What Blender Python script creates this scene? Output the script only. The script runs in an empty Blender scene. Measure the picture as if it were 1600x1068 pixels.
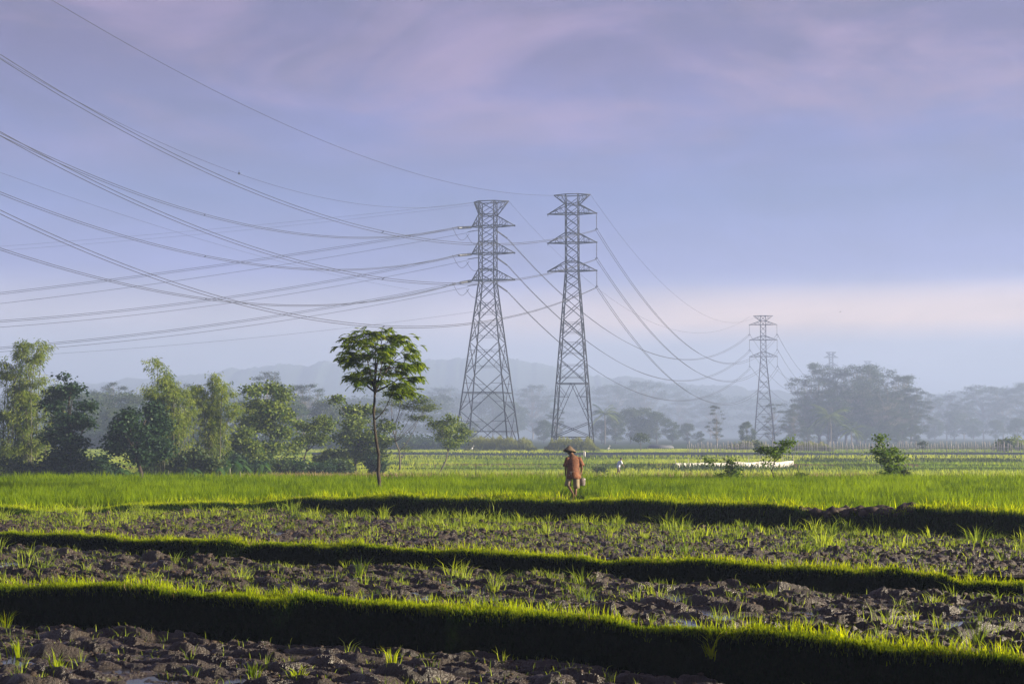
import bpy, bmesh, math, random
import numpy as np
from mathutils import Vector, Matrix
random.seed(7); RNG = np.random.default_rng(7)
S = bpy.context.scene; C = S.collection

# ------------------------------------------------------------------ camera, world, sun
CAMZ = 3.5; F = 2222.0; PITCH = math.atan(146.0 / F)
cam = bpy.data.cameras.new('camera'); camo = bpy.data.objects.new('camera', cam); C.objects.link(camo)
camo.location = (0, 0, CAMZ); camo.rotation_euler = (math.pi / 2 + PITCH, 0, 0)
cam.sensor_width = 36; cam.lens = 36 * F / 1600; cam.clip_start = 0.1; cam.clip_end = 9000
S.camera = camo
S.view_settings.view_transform = 'Standard'; S.view_settings.look = 'None'
S.view_settings.gamma = 1; S.view_settings.use_curve_mapping = False
S.view_settings.exposure = 2.25
SUN_EL = math.radians(15); SUN_DIR = Vector((1.0, -0.13, 0)).normalized()   # horizontal direction TO the sun
sd = Vector((SUN_DIR.x * math.cos(SUN_EL), SUN_DIR.y * math.cos(SUN_EL), math.sin(SUN_EL)))
sl = bpy.data.lights.new('sun', 'SUN'); sl.energy = 5.0; sl.angle = math.radians(0.5); sl.color = (1.0, 0.85, 0.62)
so = bpy.data.objects.new('sun', sl); C.objects.link(so); so.rotation_euler = sd.to_track_quat('Z', 'Y').to_euler()

W = bpy.data.worlds.new('World'); S.world = W; W.use_nodes = True
nt = W.node_tree; nt.nodes.clear(); N = nt.nodes.new; L = nt.links.new
out = N('ShaderNodeOutputWorld'); bg = N('ShaderNodeBackground'); bg.inputs[1].default_value = 0.0175
sky = N('ShaderNodeTexSky'); sky.sky_type = 'NISHITA'; sky.sun_disc = False
sky.sun_elevation = SUN_EL; sky.sun_rotation = math.atan2(sd.x, sd.y)
tc = N('ShaderNodeTexCoord'); sep = N('ShaderNodeSeparateXYZ'); L(tc.outputs['Generated'], sep.inputs[0])
ramp = N('ShaderNodeValToRGB'); L(sep.outputs['Z'], ramp.inputs[0])
def ramp_set(r, stops):
    e = r.color_ramp.elements
    while len(e) > len(stops): e.remove(e[-1])
    while len(e) < len(stops): e.new(0.5)
    for k, (p, c) in enumerate(stops):
        e[k].position = p; e[k].color = (c[0], c[1], c[2], 1)
# cloud deck tone by elevation (scene-linear, times ten because the background runs at 0.1)
ramp_set(ramp, [(0.0, (1.0, .98, 1.2)), (.055, (1.0, .96, 1.2)), (.082, (1.0, .92, 1.2)), (.115, (.31, .33, .92)), (.165, (.165, .235, .70)), (.20, (.20, .225, .68)), (.26, (.20, .15, .46)), (.40, (.16, .16, .30)), (1.0, (.10, .10, .18))])
mp = N('ShaderNodeMapping'); mp.inputs['Scale'].default_value = (2.2, 2.2, 6.5); mp.inputs['Rotation'].default_value = (0.06, 0.10, 0); mp.inputs['Location'].default_value = (1.3, .4, .2)
L(tc.outputs['Generated'], mp.inputs[0])
nz = N('ShaderNodeTexNoise'); nz.inputs['Scale'].default_value = 1.6; nz.inputs['Detail'].default_value = 7; nz.inputs['Roughness'].default_value = .58; nz.inputs['Distortion'].default_value = .6
L(mp.outputs[0], nz.inputs[0])
cr = N('ShaderNodeMapRange'); cr.inputs[1].default_value = .40; cr.inputs[2].default_value = .60; cr.interpolation_type = 'SMOOTHSTEP'; L(nz.outputs['Fac'], cr.inputs[0])
hi = N('ShaderNodeMapRange'); hi.inputs[1].default_value = .16; hi.inputs[2].default_value = .25; hi.interpolation_type = 'SMOOTHSTEP'; L(sep.outputs['Z'], hi.inputs[0])
mul = N('ShaderNodeMath'); mul.operation = 'MULTIPLY'; L(cr.outputs[0], mul.inputs[0]); L(hi.outputs[0], mul.inputs[1])
mx = N('ShaderNodeMix'); mx.data_type = 'RGBA'; L(mul.outputs[0], mx.inputs[0]); L(ramp.outputs[0], mx.inputs[6]); mx.inputs[7].default_value = (.50, .33, .62, 1)
nz2 = N('ShaderNodeTexNoise'); nz2.inputs['Scale'].default_value = 3.2; nz2.inputs['Detail'].default_value = 9; nz2.inputs['Roughness'].default_value = .6; nz2.inputs['Distortion'].default_value = .8; L(mp.outputs[0], nz2.inputs[0])
v2 = N('ShaderNodeMapRange'); v2.inputs[3].default_value = .48; v2.inputs[4].default_value = 1.52; L(nz2.outputs['Fac'], v2.inputs[0])
sc1 = N('ShaderNodeVectorMath'); sc1.operation = 'SCALE'; 
# low peach band of lit cloud towards the right of the horizon
bz = N('ShaderNodeValToRGB'); L(sep.outputs['Z'], bz.inputs[0]); ramp_set(bz, [(.062, (0, 0, 0)), (.078, (1, 1, 1)), (.088, (.8, .8, .8)), (.106, (0, 0, 0))])
bx = N('ShaderNodeMapRange'); bx.inputs[1].default_value = -.12; bx.inputs[2].default_value = .22; bx.inputs[3].default_value = .12; bx.interpolation_type = 'SMOOTHSTEP'; L(sep.outputs['X'], bx.inputs[0])
bm_ = N('ShaderNodeMath'); bm_.operation = 'MULTIPLY'; L(bz.outputs[0], bm_.inputs[0]); L(bx.outputs[0], bm_.inputs[1])
mx3 = N('ShaderNodeMix'); mx3.data_type = 'RGBA'; L(bm_.outputs[0], mx3.inputs[0]); L(mx.outputs[2], mx3.inputs[6]); mx3.inputs[7].default_value = (2.3, 1.48, 1.05, 1)
L(mx3.outputs[2], sc1.inputs[0]); L(v2.outputs[0], sc1.inputs['Scale'])
sc2 = N('ShaderNodeVectorMath'); sc2.operation = 'SCALE'; L(sc1.outputs[0], sc2.inputs[0]); sc2.inputs['Scale'].default_value = 9.0
sm = N('ShaderNodeMix'); sm.data_type = 'RGBA'; sm.inputs[0].default_value = .88; L(sky.outputs[0], sm.inputs[6]); L(sc2.outputs[0], sm.inputs[7])
L(sm.outputs[2], bg.inputs[0]); L(bg.outputs[0], out.inputs[0])

S.cycles.use_denoising = True
try: S.cycles.denoiser = 'OPENIMAGEDENOISE'
except Exception: pass
S.cycles.max_bounces = 5; S.cycles.diffuse_bounces = 2; S.cycles.transmission_bounces = 3; S.cycles.glossy_bounces = 2
S.cycles.volume_bounces = 2; S.cycles.transparent_max_bounces = 4

# ------------------------------------------------------------------ helpers
cp, sp = math.cos(PITCH), math.sin(PITCH)
def ray(px, py):
    u = (px - 800) / F; v = (534 - py) / F
    return u, cp - v * sp, sp + v * cp
def at(px, py, d):
    x, y, z = ray(px, py); k = d / y
    return Vector((x * k, d, CAMZ + z * k))
def at_z(px, py, z):
    x, y, dz = ray(px, py); k = (z - CAMZ) / dz
    return Vector((x * k, y * k, z))

def _hash(ix, iy, s):
    n = (ix.astype(np.int64) * 374761393 + iy.astype(np.int64) * 668265263 + s * 1442695041) & 0xffffffff
    n = ((n ^ (n >> 13)) * 1274126177) & 0xffffffff
    n = ((n ^ (n >> 16)) * 2246822519) & 0xffffffff
    return ((n ^ (n >> 15)) & 0xffffff) / float(0xffffff)
def vnoise(x, y, s=0):
    x = np.asarray(x, float); y = np.asarray(y, float)
    ix = np.floor(x); iy = np.floor(y); fx = x - ix; fy = y - iy
    fx = fx * fx * (3 - 2 * fx); fy = fy * fy * (3 - 2 * fy)
    a = _hash(ix, iy, s); b = _hash(ix + 1, iy, s); c = _hash(ix, iy + 1, s); d = _hash(ix + 1, iy + 1, s)
    return (a * (1 - fx) + b * fx) * (1 - fy) + (c * (1 - fx) + d * fx) * fy
def fbm(x, y, s=0, o=4):
    t = 0; a = .5
    for k in range(o):
        t = t + a * vnoise(x * 2 ** k + 17 * k, y * 2 ** k - 9 * k, s + k); a *= .5
    return t / (1 - .5 ** o)
def worley(x, y, s=0):
    ix = np.floor(x); iy = np.floor(y); best = np.full(np.shape(x), 9.0); rid = np.zeros(np.shape(x)); off = np.zeros(np.shape(x))
    for dx in (-1, 0, 1):
        for dy in (-1, 0, 1):
            cx = ix + dx; cy = iy + dy
            px = cx + _hash(cx, cy, s); py = cy + _hash(cx, cy, s + 5)
            d = np.hypot(px - x, py - y); m = d < best
            best = np.where(m, d, best); rid = np.where(m, _hash(cx, cy, s + 11), rid); off = np.where(m, py - y, off)
    return best, rid, off

def link_mesh(name, V, faces_flat, sizes, mat, parent=None, v=None, smooth=False, col=None):
    me = bpy.data.meshes.new(name)
    V = np.ascontiguousarray(V, dtype=np.float32)
    me.vertices.add(len(V)); me.vertices.foreach_set('co', V.ravel())
    me.loops.add(len(faces_flat)); me.loops.foreach_set('vertex_index', np.ascontiguousarray(faces_flat, dtype=np.int32))
    sizes = np.asarray(sizes, dtype=np.int32)
    me.polygons.add(len(sizes)); st = np.zeros(len(sizes), np.int32); st[1:] = np.cumsum(sizes)[:-1]
    me.polygons.foreach_set('loop_start', st)
    if smooth: me.polygons.foreach_set('use_smooth', np.ones(len(sizes), bool))
    me.update(calc_edges=True)
    if v is not None:
        a = me.attributes.new('v', 'FLOAT', 'POINT'); a.data.foreach_set('value', np.ascontiguousarray(v, dtype=np.float32))
    if col is not None:
        a = me.attributes.new('ground_colour', 'FLOAT_COLOR', 'POINT'); a.data.foreach_set('color', np.ascontiguousarray(col, dtype=np.float32).ravel())
    me.materials.append(mat)
    o = bpy.data.objects.new(name, me); C.objects.link(o)
    if parent is not None: o.parent = parent
    return o

class MB:
    """collects simple shapes and links them as one mesh object"""
    def __init__(s): s.V = []; s.Fc = []
    def add(s, V, Fc):
        n = len(s.V); s.V += [tuple(v) for v in V]; s.Fc += [tuple(i + n for i in f) for f in Fc]
    def tube(s, P, R, n=6, cap=True):
        P = [Vector(p) for p in P]; V = []
        if not hasattr(R, '__len__'): R = [R] * len(P)
        up0 = Vector((0.13, 0.21, 1)) if abs((P[-1] - P[0]).normalized().z) < .8 else Vector((1, .17, .1))
        for i, p in enumerate(P):
            t = (P[min(i + 1, len(P) - 1)] - P[max(i - 1, 0)]).normalized()
            a = t.cross(up0).normalized(); b = t.cross(a)
            for k in range(n):
                th = 2 * math.pi * (k + .5) / n; V.append(p + (a * math.cos(th) + b * math.sin(th)) * R[i])
        Fc = [(i * n + k, i * n + (k + 1) % n, (i + 1) * n + (k + 1) % n, (i + 1) * n + k) for i in range(len(P) - 1) for k in range(n)]
        if cap: Fc += [tuple(range(n))[::-1], tuple((len(P) - 1) * n + k for k in range(n))]
        s.add(V, Fc)
    def bar(s, a, b, r): s.tube([a, b], r, 4)
    def lathe(s, prof, c=(0, 0, 0), n=12, sx=1, sy=1):
        c = Vector(c); V = []
        for r, z in prof:
            for k in range(n):
                th = 2 * math.pi * k / n; V.append(c + Vector((r * sx * math.cos(th), r * sy * math.sin(th), z)))
        Fc = [(i * n + k, i * n + (k + 1) % n, (i + 1) * n + (k + 1) % n, (i + 1) * n + k) for i in range(len(prof) - 1) for k in range(n)]
        Fc += [tuple(range(n))[::-1], tuple((len(prof) - 1) * n + k for k in range(n))]
        s.add(V, Fc)
    def rings(s, rs, cap=True):
        """rs: list of rings, each a list of points of equal count"""
        n = len(rs[0]); V = [p for r in rs for p in r]
        Fc = [(i * n + k, i * n + (k + 1) % n, (i + 1) * n + (k + 1) % n, (i + 1) * n + k) for i in range(len(rs) - 1) for k in range(n)]
        if cap: Fc += [tuple(range(n))[::-1], tuple((len(rs) - 1) * n + k for k in range(n))]
        s.add(V, Fc)
    def ico(s, c, r, sub=1, sc=(1, 1, 1), jit=0.0, rot=0.0):
        bm = bmesh.new(); bmesh.ops.create_icosphere(bm, subdivisions=sub, radius=1)
        ca, sa = math.cos(rot), math.sin(rot); V = []
        for v in bm.verts:
            q = v.co * (1 + random.uniform(-jit, jit)) * r; q = Vector((q.x * sc[0], q.y * sc[1], q.z * sc[2]))
            V.append(Vector(c) + Vector((q.x * ca - q.y * sa, q.x * sa + q.y * ca, q.z)))
        s.add(V, [tuple(v.index for v in f.verts) for f in bm.faces]); bm.free()
    def build(s, name, mat, parent=None, smooth=False):
        flat = [i for f in s.Fc for i in f]
        return link_mesh(name, np.array([tuple(v) for v in s.V]), flat, [len(f) for f in s.Fc], mat, parent, smooth=smooth)

def tag(o, label=None, cat=None, group=None, kind=None):
    if label: o['label'] = label
    if cat: o['category'] = cat
    if group: o['group'] = group
    if kind: o['kind'] = kind
    return o
def empty(name, loc, rz=0.0, **k):
    o = bpy.data.objects.new(name, None); C.objects.link(o); o.location = loc; o.rotation_euler = (0, 0, rz)
    o.empty_display_size = .3
    return tag(o, **k)
def copy_thing(root, loc, rz=0.0, sc=1.0, sz=None):
    r = root.copy(); C.objects.link(r); r.location = loc; r.rotation_euler = (0, 0, rz); r.scale = (sc, sc, sz or sc)
    for ch in list(root.children):
        c = ch.copy(); C.objects.link(c); c.parent = r
        for g in list(ch.children):
            d = g.copy(); C.objects.link(d); d.parent = c
    return r

# ------------------------------------------------------------------ materials
def new_mat(name):
    m = bpy.data.materials.new(name); m.use_nodes = True; t = m.node_tree; t.nodes.clear()
    return m, t, t.nodes.new('ShaderNodeOutputMaterial')
def plain(name, col, rough=.7, var=.25, scale=3.0, metal=0.0, spec=.4, bump=0.0, bscale=30):
    m, t, o = new_mat(name); p = t.nodes.new('ShaderNodeBsdfPrincipled')
    tcn = t.nodes.new('ShaderNodeTexCoord'); n = t.nodes.new('ShaderNodeTexNoise'); n.inputs['Scale'].default_value = scale; n.inputs['Detail'].default_value = 5
    t.links.new(tcn.outputs['Object'], n.inputs[0])
    r = t.nodes.new('ShaderNodeMapRange'); r.inputs[1].default_value = .25; r.inputs[2].default_value = .75; r.inputs[3].default_value = 1 - var; r.inputs[4].default_value = 1 + var
    t.links.new(n.outputs['Fac'], r.inputs[0])
    v = t.nodes.new('ShaderNodeVectorMath'); v.operation = 'SCALE'; v.inputs[0].default_value = col; t.links.new(r.outputs[0], v.inputs['Scale'])
    t.links.new(v.outputs[0], p.inputs['Base Color']); p.inputs['Roughness'].default_value = rough; p.inputs['Metallic'].default_value = metal
    p.inputs['Specular IOR Level'].default_value = spec
    if bump:
        n2 = t.nodes.new('ShaderNodeTexNoise'); n2.inputs['Scale'].default_value = bscale; n2.inputs['Detail'].default_value = 6; t.links.new(tcn.outputs['Object'], n2.inputs[0])
        b = t.nodes.new('ShaderNodeBump'); b.inputs['Strength'].default_value = bump; b.inputs['Distance'].default_value = .02
        t.links.new(n2.outputs['Fac'], b.inputs['Height']); t.links.new(b.outputs[0], p.inputs['Normal'])
    t.links.new(p.outputs[0], o.inputs[0]); return m
def leafy(name, a, b, trans=.35, tcol=None, rough=.5, spec=.12, objvar=.0):
    """leaf and blade material: per-leaf attribute v picks the tone between a and b"""
    m, t, o = new_mat(name); at_ = t.nodes.new('ShaderNodeAttribute'); at_.attribute_name = 'v'
    mx = t.nodes.new('ShaderNodeMix'); mx.data_type = 'RGBA'; t.links.new(at_.outputs['Fac'], mx.inputs[0]); mx.inputs[6].default_value = (*a, 1); mx.inputs[7].default_value = (*b, 1)
    src = mx.outputs[2]
    if objvar:
        oi = t.nodes.new('ShaderNodeObjectInfo'); h = t.nodes.new('ShaderNodeHueSaturation')
        r = t.nodes.new('ShaderNodeMapRange'); r.inputs[3].default_value = .5 - objvar; r.inputs[4].default_value = .5 + objvar * .6; t.links.new(oi.outputs['Random'], r.inputs[0])
        t.links.new(r.outputs[0], h.inputs['Hue']); t.links.new(src, h.inputs['Color']); src = h.outputs[0]
    p = t.nodes.new('ShaderNodeBsdfPrincipled'); p.inputs['Roughness'].default_value = rough; p.inputs['Specular IOR Level'].default_value = spec
    t.links.new(src, p.inputs['Base Color'])
    tr = t.nodes.new('ShaderNodeBsdfTranslucent')
    g = t.nodes.new('ShaderNodeVectorMath'); g.operation = 'MULTIPLY'; t.links.new(src, g.inputs[0]); g.inputs[1].default_value = tcol or (1.7, 1.6, .6)
    t.links.new(g.outputs[0], tr.inputs[0])
    ms = t.nodes.new('ShaderNodeMixShader'); ms.inputs[0].default_value = trans
    t.links.new(p.outputs[0], ms.inputs[1]); t.links.new(tr.outputs[0], ms.inputs[2]); t.links.new(ms.outputs[0], o.inputs[0]); return m

M = {}
M['steel'] = plain('galvanised_steel', (.014, .017, .028), .7, .3, .6, 0, .2)
M['steel_thin'] = plain('galvanised_bracing', (.016, .019, .030), .7, .3, .6, 0, .2)
M['glass_disc'] = plain('insulator_porcelain', (.045, .05, .065), .3, .2, 2)
M['cable'] = plain('aluminium_cable', (.010, .012, .018), .7, .15, .3, 0)
M['bark_dark'] = plain('dark_bark', (.028, .021, .015), .9, .5, 6, bump=.6)
M['bark'] = plain('bark', (.085, .075, .06), .9, .4, 3)
M['bark_pale'] = plain('pale_bark', (.16, .14, .115), .9, .3, 2)
M['culm'] = plain('bamboo_culm', (.06, .065, .03), .6, .4, 2)
M['grass'] = leafy('bund_grass', (.035, .085, .002), (.38, .49, .012), .5, (1.8, 1.5, .25), .6, .04)
M['grass_shaded'] = leafy('shade_toned_bund_turf', (.003, .009, .001), (.012, .030, .002), .15, spec=0.0)  # bund grass darkened so the near-face shade sits in its colour
M['grass_shaded_b3'] = leafy('shade_toned_third_bund_turf', (.012, .030, .004), (.04, .08, .008), .2)  # less dark shaded copy of the grass, for the third bund's face
M['weed'] = leafy('field_weeds', (.05, .10, .012), (.30, .38, .05), .5)
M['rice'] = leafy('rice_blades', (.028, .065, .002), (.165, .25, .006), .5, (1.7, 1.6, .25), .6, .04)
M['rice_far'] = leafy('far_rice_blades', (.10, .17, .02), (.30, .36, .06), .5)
M['straw'] = leafy('dry_grass', (.14, .11, .05), (.26, .20, .10), .3)
M['lf_tree'] = leafy('slender_tree_leaves', (.035, .08, .006), (.22, .29, .025), .5, (1.9, 1.8, .5), objvar=0)
M['lf_bamboo'] = leafy('bamboo_leaves', (.04, .085, .014), (.22, .27, .05), .42)
M['lf_dark'] = leafy('dark_broadleaf', (.006, .022, .014), (.035, .07, .026), .25)
M['lf_olive'] = leafy('olive_broadleaf', (.025, .062, .012), (.19, .245, .055), .38)
M['lf_far'] = leafy('far_leaves', (.018, .045, .020), (.075, .11, .035), .3, objvar=.02)
M['lf_banana'] = leafy('banana_leaves', (.02, .055, .022), (.06, .12, .03), .4)
M['lf_crop'] = leafy('tall_crop_leaves', (.07, .10, .035), (.20, .22, .07), .4)
M['lf_bright'] = leafy('young_sapling_leaves', (.04, .09, .012), (.12, .19, .025), .45)

# ------------------------------------------------------------------ terrain
ZA, ZB, ZC, ZD, Z0 = CAMZ - 2.55, CAMZ - 2.15, CAMZ - 1.92, CAMZ - 1.80, 0.0
T1, T2 = CAMZ - 2.075, CAMZ - 1.87
def crest(pts, zs):
    P = [at_z(x, y, z) for (x, y), z in zip(pts, zs)]
    P.sort(key=lambda p: p.x)
    X = np.array([p.x for p in P]); Y = np.array([p.y for p in P])
    sl = (Y[-1] - Y[0]) / (X[-1] - X[0])
    X = np.concatenate([[X[0] - 60], X, [X[-1] + 9, X[-1] + 60]])
    Y = np.concatenate([[Y[0] - sl * 14], Y, [Y[-1] + sl * 6, Y[-1] + sl * 6]])
    return X, Y
B1 = crest([(0, 917), (200, 926), (400, 938), (640, 948), (700, 958), (900, 966), (1100, 988), (1300, 1006), (1600, 1036)], [T1] * 9)
B2 = crest([(0, 834), (150, 838), (300, 852), (420, 852), (600, 860), (800, 868), (1000, 878), (1150, 885), (1300, 893), (1600, 902)], [T2] * 10)
b3p = [(0, 798), (250, 792), (480, 786), (545, 784), (620, 781), (800, 783), (1000, 787), (1200, 793), (1300, 796), (1600, 806)]
b3z = [CAMZ - 1.80, CAMZ - 1.80, CAMZ - 1.74, CAMZ - 1.60, CAMZ - 1.50, CAMZ - 1.48, CAMZ - 1.48, CAMZ - 1.48, CAMZ - 1.48, CAMZ - 1.48]
B3 = crest(b3p, b3z)
_q = sorted([(at_z(x, y, z).x, z) for (x, y), z in zip(b3p, b3z)]); Q3 = (np.array([a for a, b in _q]), np.array([b for a, b in _q]))
def yb(B, x):
    return np.interp(x, B[0], B[1]) + .26 * (vnoise(x * .9, x * 0 + B[1][2], 3) - .5) + .10 * (vnoise(x * 3.5, x * 0, 8) - .5)
def smooth01(t): t = np.clip(t, 0, 1); return t * t * (3 - 2 * t)
def bund(H, x, y, B, z_lo, z_top, z_hi, face, width, back):
    """raise H behind a bund: steep near face, flat crest, short back slope"""
    o = y - yb(B, x)
    zt = z_top + .08 * (vnoise(x * .8, x * 0 + 3, 21) - .5) + .05 * (vnoise(x * 2.7, x * 0 + 3, 23) - .5) - .10 * smooth01((vnoise(x * .45, x * 0 + 8, 25) - .72) / .1)
    prof = np.where(o < 0, z_lo + (zt - z_lo) * smooth01(1 + o / face) ** .8,
           np.where(o < width, zt, zt + (z_hi - zt) * smooth01((o - width) / back)))
    return np.where(o < -face, H, prof)
def height(x, y, detail=True):
    x = np.asarray(x, float); y = np.asarray(y, float)
    H = np.full(x.shape, ZA)
    H = bund(H, x, y, B1, ZA, T1, ZB, .28, .38, .25)
    H = bund(H, x, y, B2, ZB, T2, ZC, .26, .36, .2)
    H = bund(H, x, y, B3, ZC, np.interp(x, *Q3), ZD, .45, .55, 1.2)
    far = smooth01((y - 57) / 16)
    H = H * (1 - far) + Z0 * far
    for (d0, amp, w, ph) in ((57.0, .10, .5, 1), (110, .35, 1.2, 2), (143, .35, 1.5, 3), (163, .3, 1.5, 4), (201, .45, 2, 5), (228, .3, 2, 6), (262, .5, 2.5, 7)):
        dd = d0 + 4 * (vnoise(x / 30 + ph, x * 0 + ph, 30) - .5) * (d0 > 60)
        H = H + amp * np.exp(-((y - dd) / w) ** 2)
    H = H + .12 * (fbm(x / 9, y / 9, 77) - .5) * (y > 75)
    if detail:
        o1 = y - yb(B1, x); o2 = y - yb(B2, x); o3 = y - yb(B3, x)
        inA = smooth01((-o1 - .28) / .15); inB = smooth01((o1 - .6) / .2) * smooth01((-o2 - .26) / .15); inC = smooth01((o2 - .55) / .2) * smooth01((-o3 - .45) / .2)
        a = math.radians(-24); u = x * math.cos(a) + y * math.sin(a); w = -x * math.sin(a) + y * math.cos(a)
        u = u + .25 * (fbm(x * 1.5, y * 1.5, 40) - .5); w = w + .22 * (fbm(x * 2, y * 2, 44) - .5)
        f1, r1, of1 = worley(u / .62, w / .30, 50); f2, r2, _ = worley(x / .13 + 5, y / .10, 60); f3, r3, _ = worley(x / .26, y / .2 + 3, 70)
        big = smooth01((.82 - f1) / .42) * (.25 + .75 * r1) * (.62 + 1.0 * of1) * (.35 + 1.3 * fbm(x * .8, y * .8, 90))
        med = np.sqrt(np.clip(1 - (f3 / .75) ** 2, 0, 1)) * r3
        sml = np.sqrt(np.clip(1 - (f2 / .75) ** 2, 0, 1)) * r2
        fine = fbm(x * 9, y * 9, 99, 4) - .5
        H = H + (inA * .85 + inB) * (.165 * big + .035 * sml * (.3 + r3) + .065 * fine - .030) + inC * (.10 * med + .06 * sml + .08 * fine - .03)
        tf = np.clip(1 - inA - inB - inC, 0, 1) * (y < 50)
        H = H + tf * .05 * (fbm(x * 5, y * 5, 120, 3) - .5)
    return H

def ground():
    s_in = np.linspace(-.42, .42, 900)
    s_out = .42 * (np.geomspace(1, 90, 26))[1:]
    s = np.concatenate([-s_out[::-1], s_in, s_out])
    d1 = np.geomspace(12.5, 38, 1000); d2 = np.geomspace(38, 75, 130)[1:]; d3 = np.geomspace(75, 330, 170)[1:]; d4 = np.geomspace(330, 3200, 24)[1:]
    d0 = np.array([-60, -30, -10, 0, 5, 8, 9.5, 10.5, 11.3, 12.0])
    d = np.concatenate([d0, d1, d2, d3, d4])
    Sx, Dy = np.meshgrid(s, d); X = Sx * np.maximum(Dy, 9); X = np.clip(X, -2600, 2600); Y = Dy
    Z = height(X, Y, True)
    V = np.stack([X, Y, Z], -1).reshape(-1, 3)
    nr, nc = X.shape; idx = np.arange(nr * nc).reshape(nr, nc)
    Q = np.stack([idx[:-1, :-1], idx[:-1, 1:], idx[1:, 1:], idx[1:, :-1]], -1).reshape(-1, 4)
    # surface colours by what covers the place: soil, turf, rice mud, paddies
    x, y = X.ravel(), Y.ravel()
    o1 = y - yb(B1, x); o2 = y - yb(B2, x); o3 = y - yb(B3, x)
    soil = np.array([.023, .0138, .0085]); turf = np.array([.008, .011, .003]); green = np.array([.07, .11, .02]); mud = np.array([.026, .032, .040]); tan = np.array([.16, .12, .07]); wood = np.array([.04, .06, .025])
    col = np.tile(soil, (len(x), 1))
    m = fbm(x * 2.2, y * 2.2, 5)[:, None]; col = col * (.55 + .9 * m)
    def put(mask, c): 
        k = np.clip(mask, 0, 1)[:, None]; col[:] = col * (1 - k) + c * k
    put(((o1 > -.3) & (o1 < .6)).astype(float), turf); put(((o2 > -.28) & (o2 < .55)).astype(float), turf); put(((o3 > -.5) & (o3 < 1.2)).astype(float), turf)
    put((o3 > .9).astype(float), green * .55)
    put((y > 56).astype(float), green); put(((y > 105) & (y < 113)).astype(float) * (fbm(x / 6, y, 9) > .42), tan)
    n = fbm(x / 14, y / 14, 13)
    put(((y > 203) & (y < 235) & (x / np.maximum(y, 1) > -.14)).astype(float), mud); put(((y > 238) & (y < 262) & (x / np.maximum(y, 1) > -.14)).astype(float), mud * 1.1); put(((y > 107.2) & (y < 111.4)).astype(float), soil * 1.3)
    put(((y > 143) & (y < 170) & (n > .52)).astype(float), tan * .8)
    put((y > 335).astype(float), wood)
    wet = 1 - (((o1 > -.3) & (o1 < .6)) | ((o2 > -.28) & (o2 < .55)) | (o3 > -.5)); colr = np.concatenate([col, wet[:, None].astype(float)], 1)
    m, t, o = new_mat('ground_soil_and_turf'); p = t.nodes.new('ShaderNodeBsdfPrincipled')
    a = t.nodes.new('ShaderNodeAttribute'); a.attribute_name = 'ground_colour'
    g = t.nodes.new('ShaderNodeNewGeometry'); nn = t.nodes.new('ShaderNodeTexNoise'); nn.inputs['Scale'].default_value = 14; nn.inputs['Detail'].default_value = 8; nn.inputs['Roughness'].default_value = .7
    t.links.new(g.outputs['Position'], nn.inputs[0])
    r = t.nodes.new('ShaderNodeMapRange'); r.inputs[1].default_value = .3; r.inputs[2].default_value = .7; r.inputs[3].default_value = .5; r.inputs[4].default_value = 1.5; t.links.new(nn.outputs['Fac'], r.inputs[0])
    v = t.nodes.new('ShaderNodeVectorMath'); v.operation = 'SCALE'; t.links.new(a.outputs['Color'], v.inputs[0]); t.links.new(r.outputs[0], v.inputs['Scale']); t.links.new(v.outputs[0], p.inputs['Base Color'])
    n3 = t.nodes.new('ShaderNodeTexNoise'); n3.inputs['Scale'].default_value = 1.7; n3.inputs['Detail'].default_value = 3; t.links.new(g.outputs['Position'], n3.inputs[0])
    rr = t.nodes.new('ShaderNodeMapRange'); rr.inputs[1].default_value = .4; rr.inputs[2].default_value = .62; rr.inputs[3].default_value = .30; rr.inputs[4].default_value = .7; t.links.new(n3.outputs['Fac'], rr.inputs[0]); t.links.new(rr.outputs[0], p.inputs['Roughness'])
    wm = t.nodes.new('ShaderNodeMath'); wm.operation = 'MULTIPLY'; wm.inputs[1].default_value = .6; t.links.new(a.outputs['Alpha'], wm.inputs[0]); t.links.new(wm.outputs[0], p.inputs['Specular IOR Level'])
    b = t.nodes.new('ShaderNodeBump'); b.inputs['Strength'].default_value = 1.0; b.inputs['Distance'].default_value = .05
    n4 = t.nodes.new('ShaderNodeTexNoise'); n4.inputs['Scale'].default_value = 34; n4.inputs['Detail'].default_value = 6; n4.inputs['Roughness'].default_value = .65; t.links.new(g.outputs['Position'], n4.inputs[0])
    t.links.new(n4.outputs['Fac'], b.inputs['Height']); t.links.new(b.outputs[0], p.inputs['Normal']); t.links.new(p.outputs[0], o.inputs[0])
    ob = link_mesh('ground', V, Q.ravel(), np.full(len(Q), 4), m, smooth=True, col=colr)
    tag(ob, kind='structure')
ground()

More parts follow.
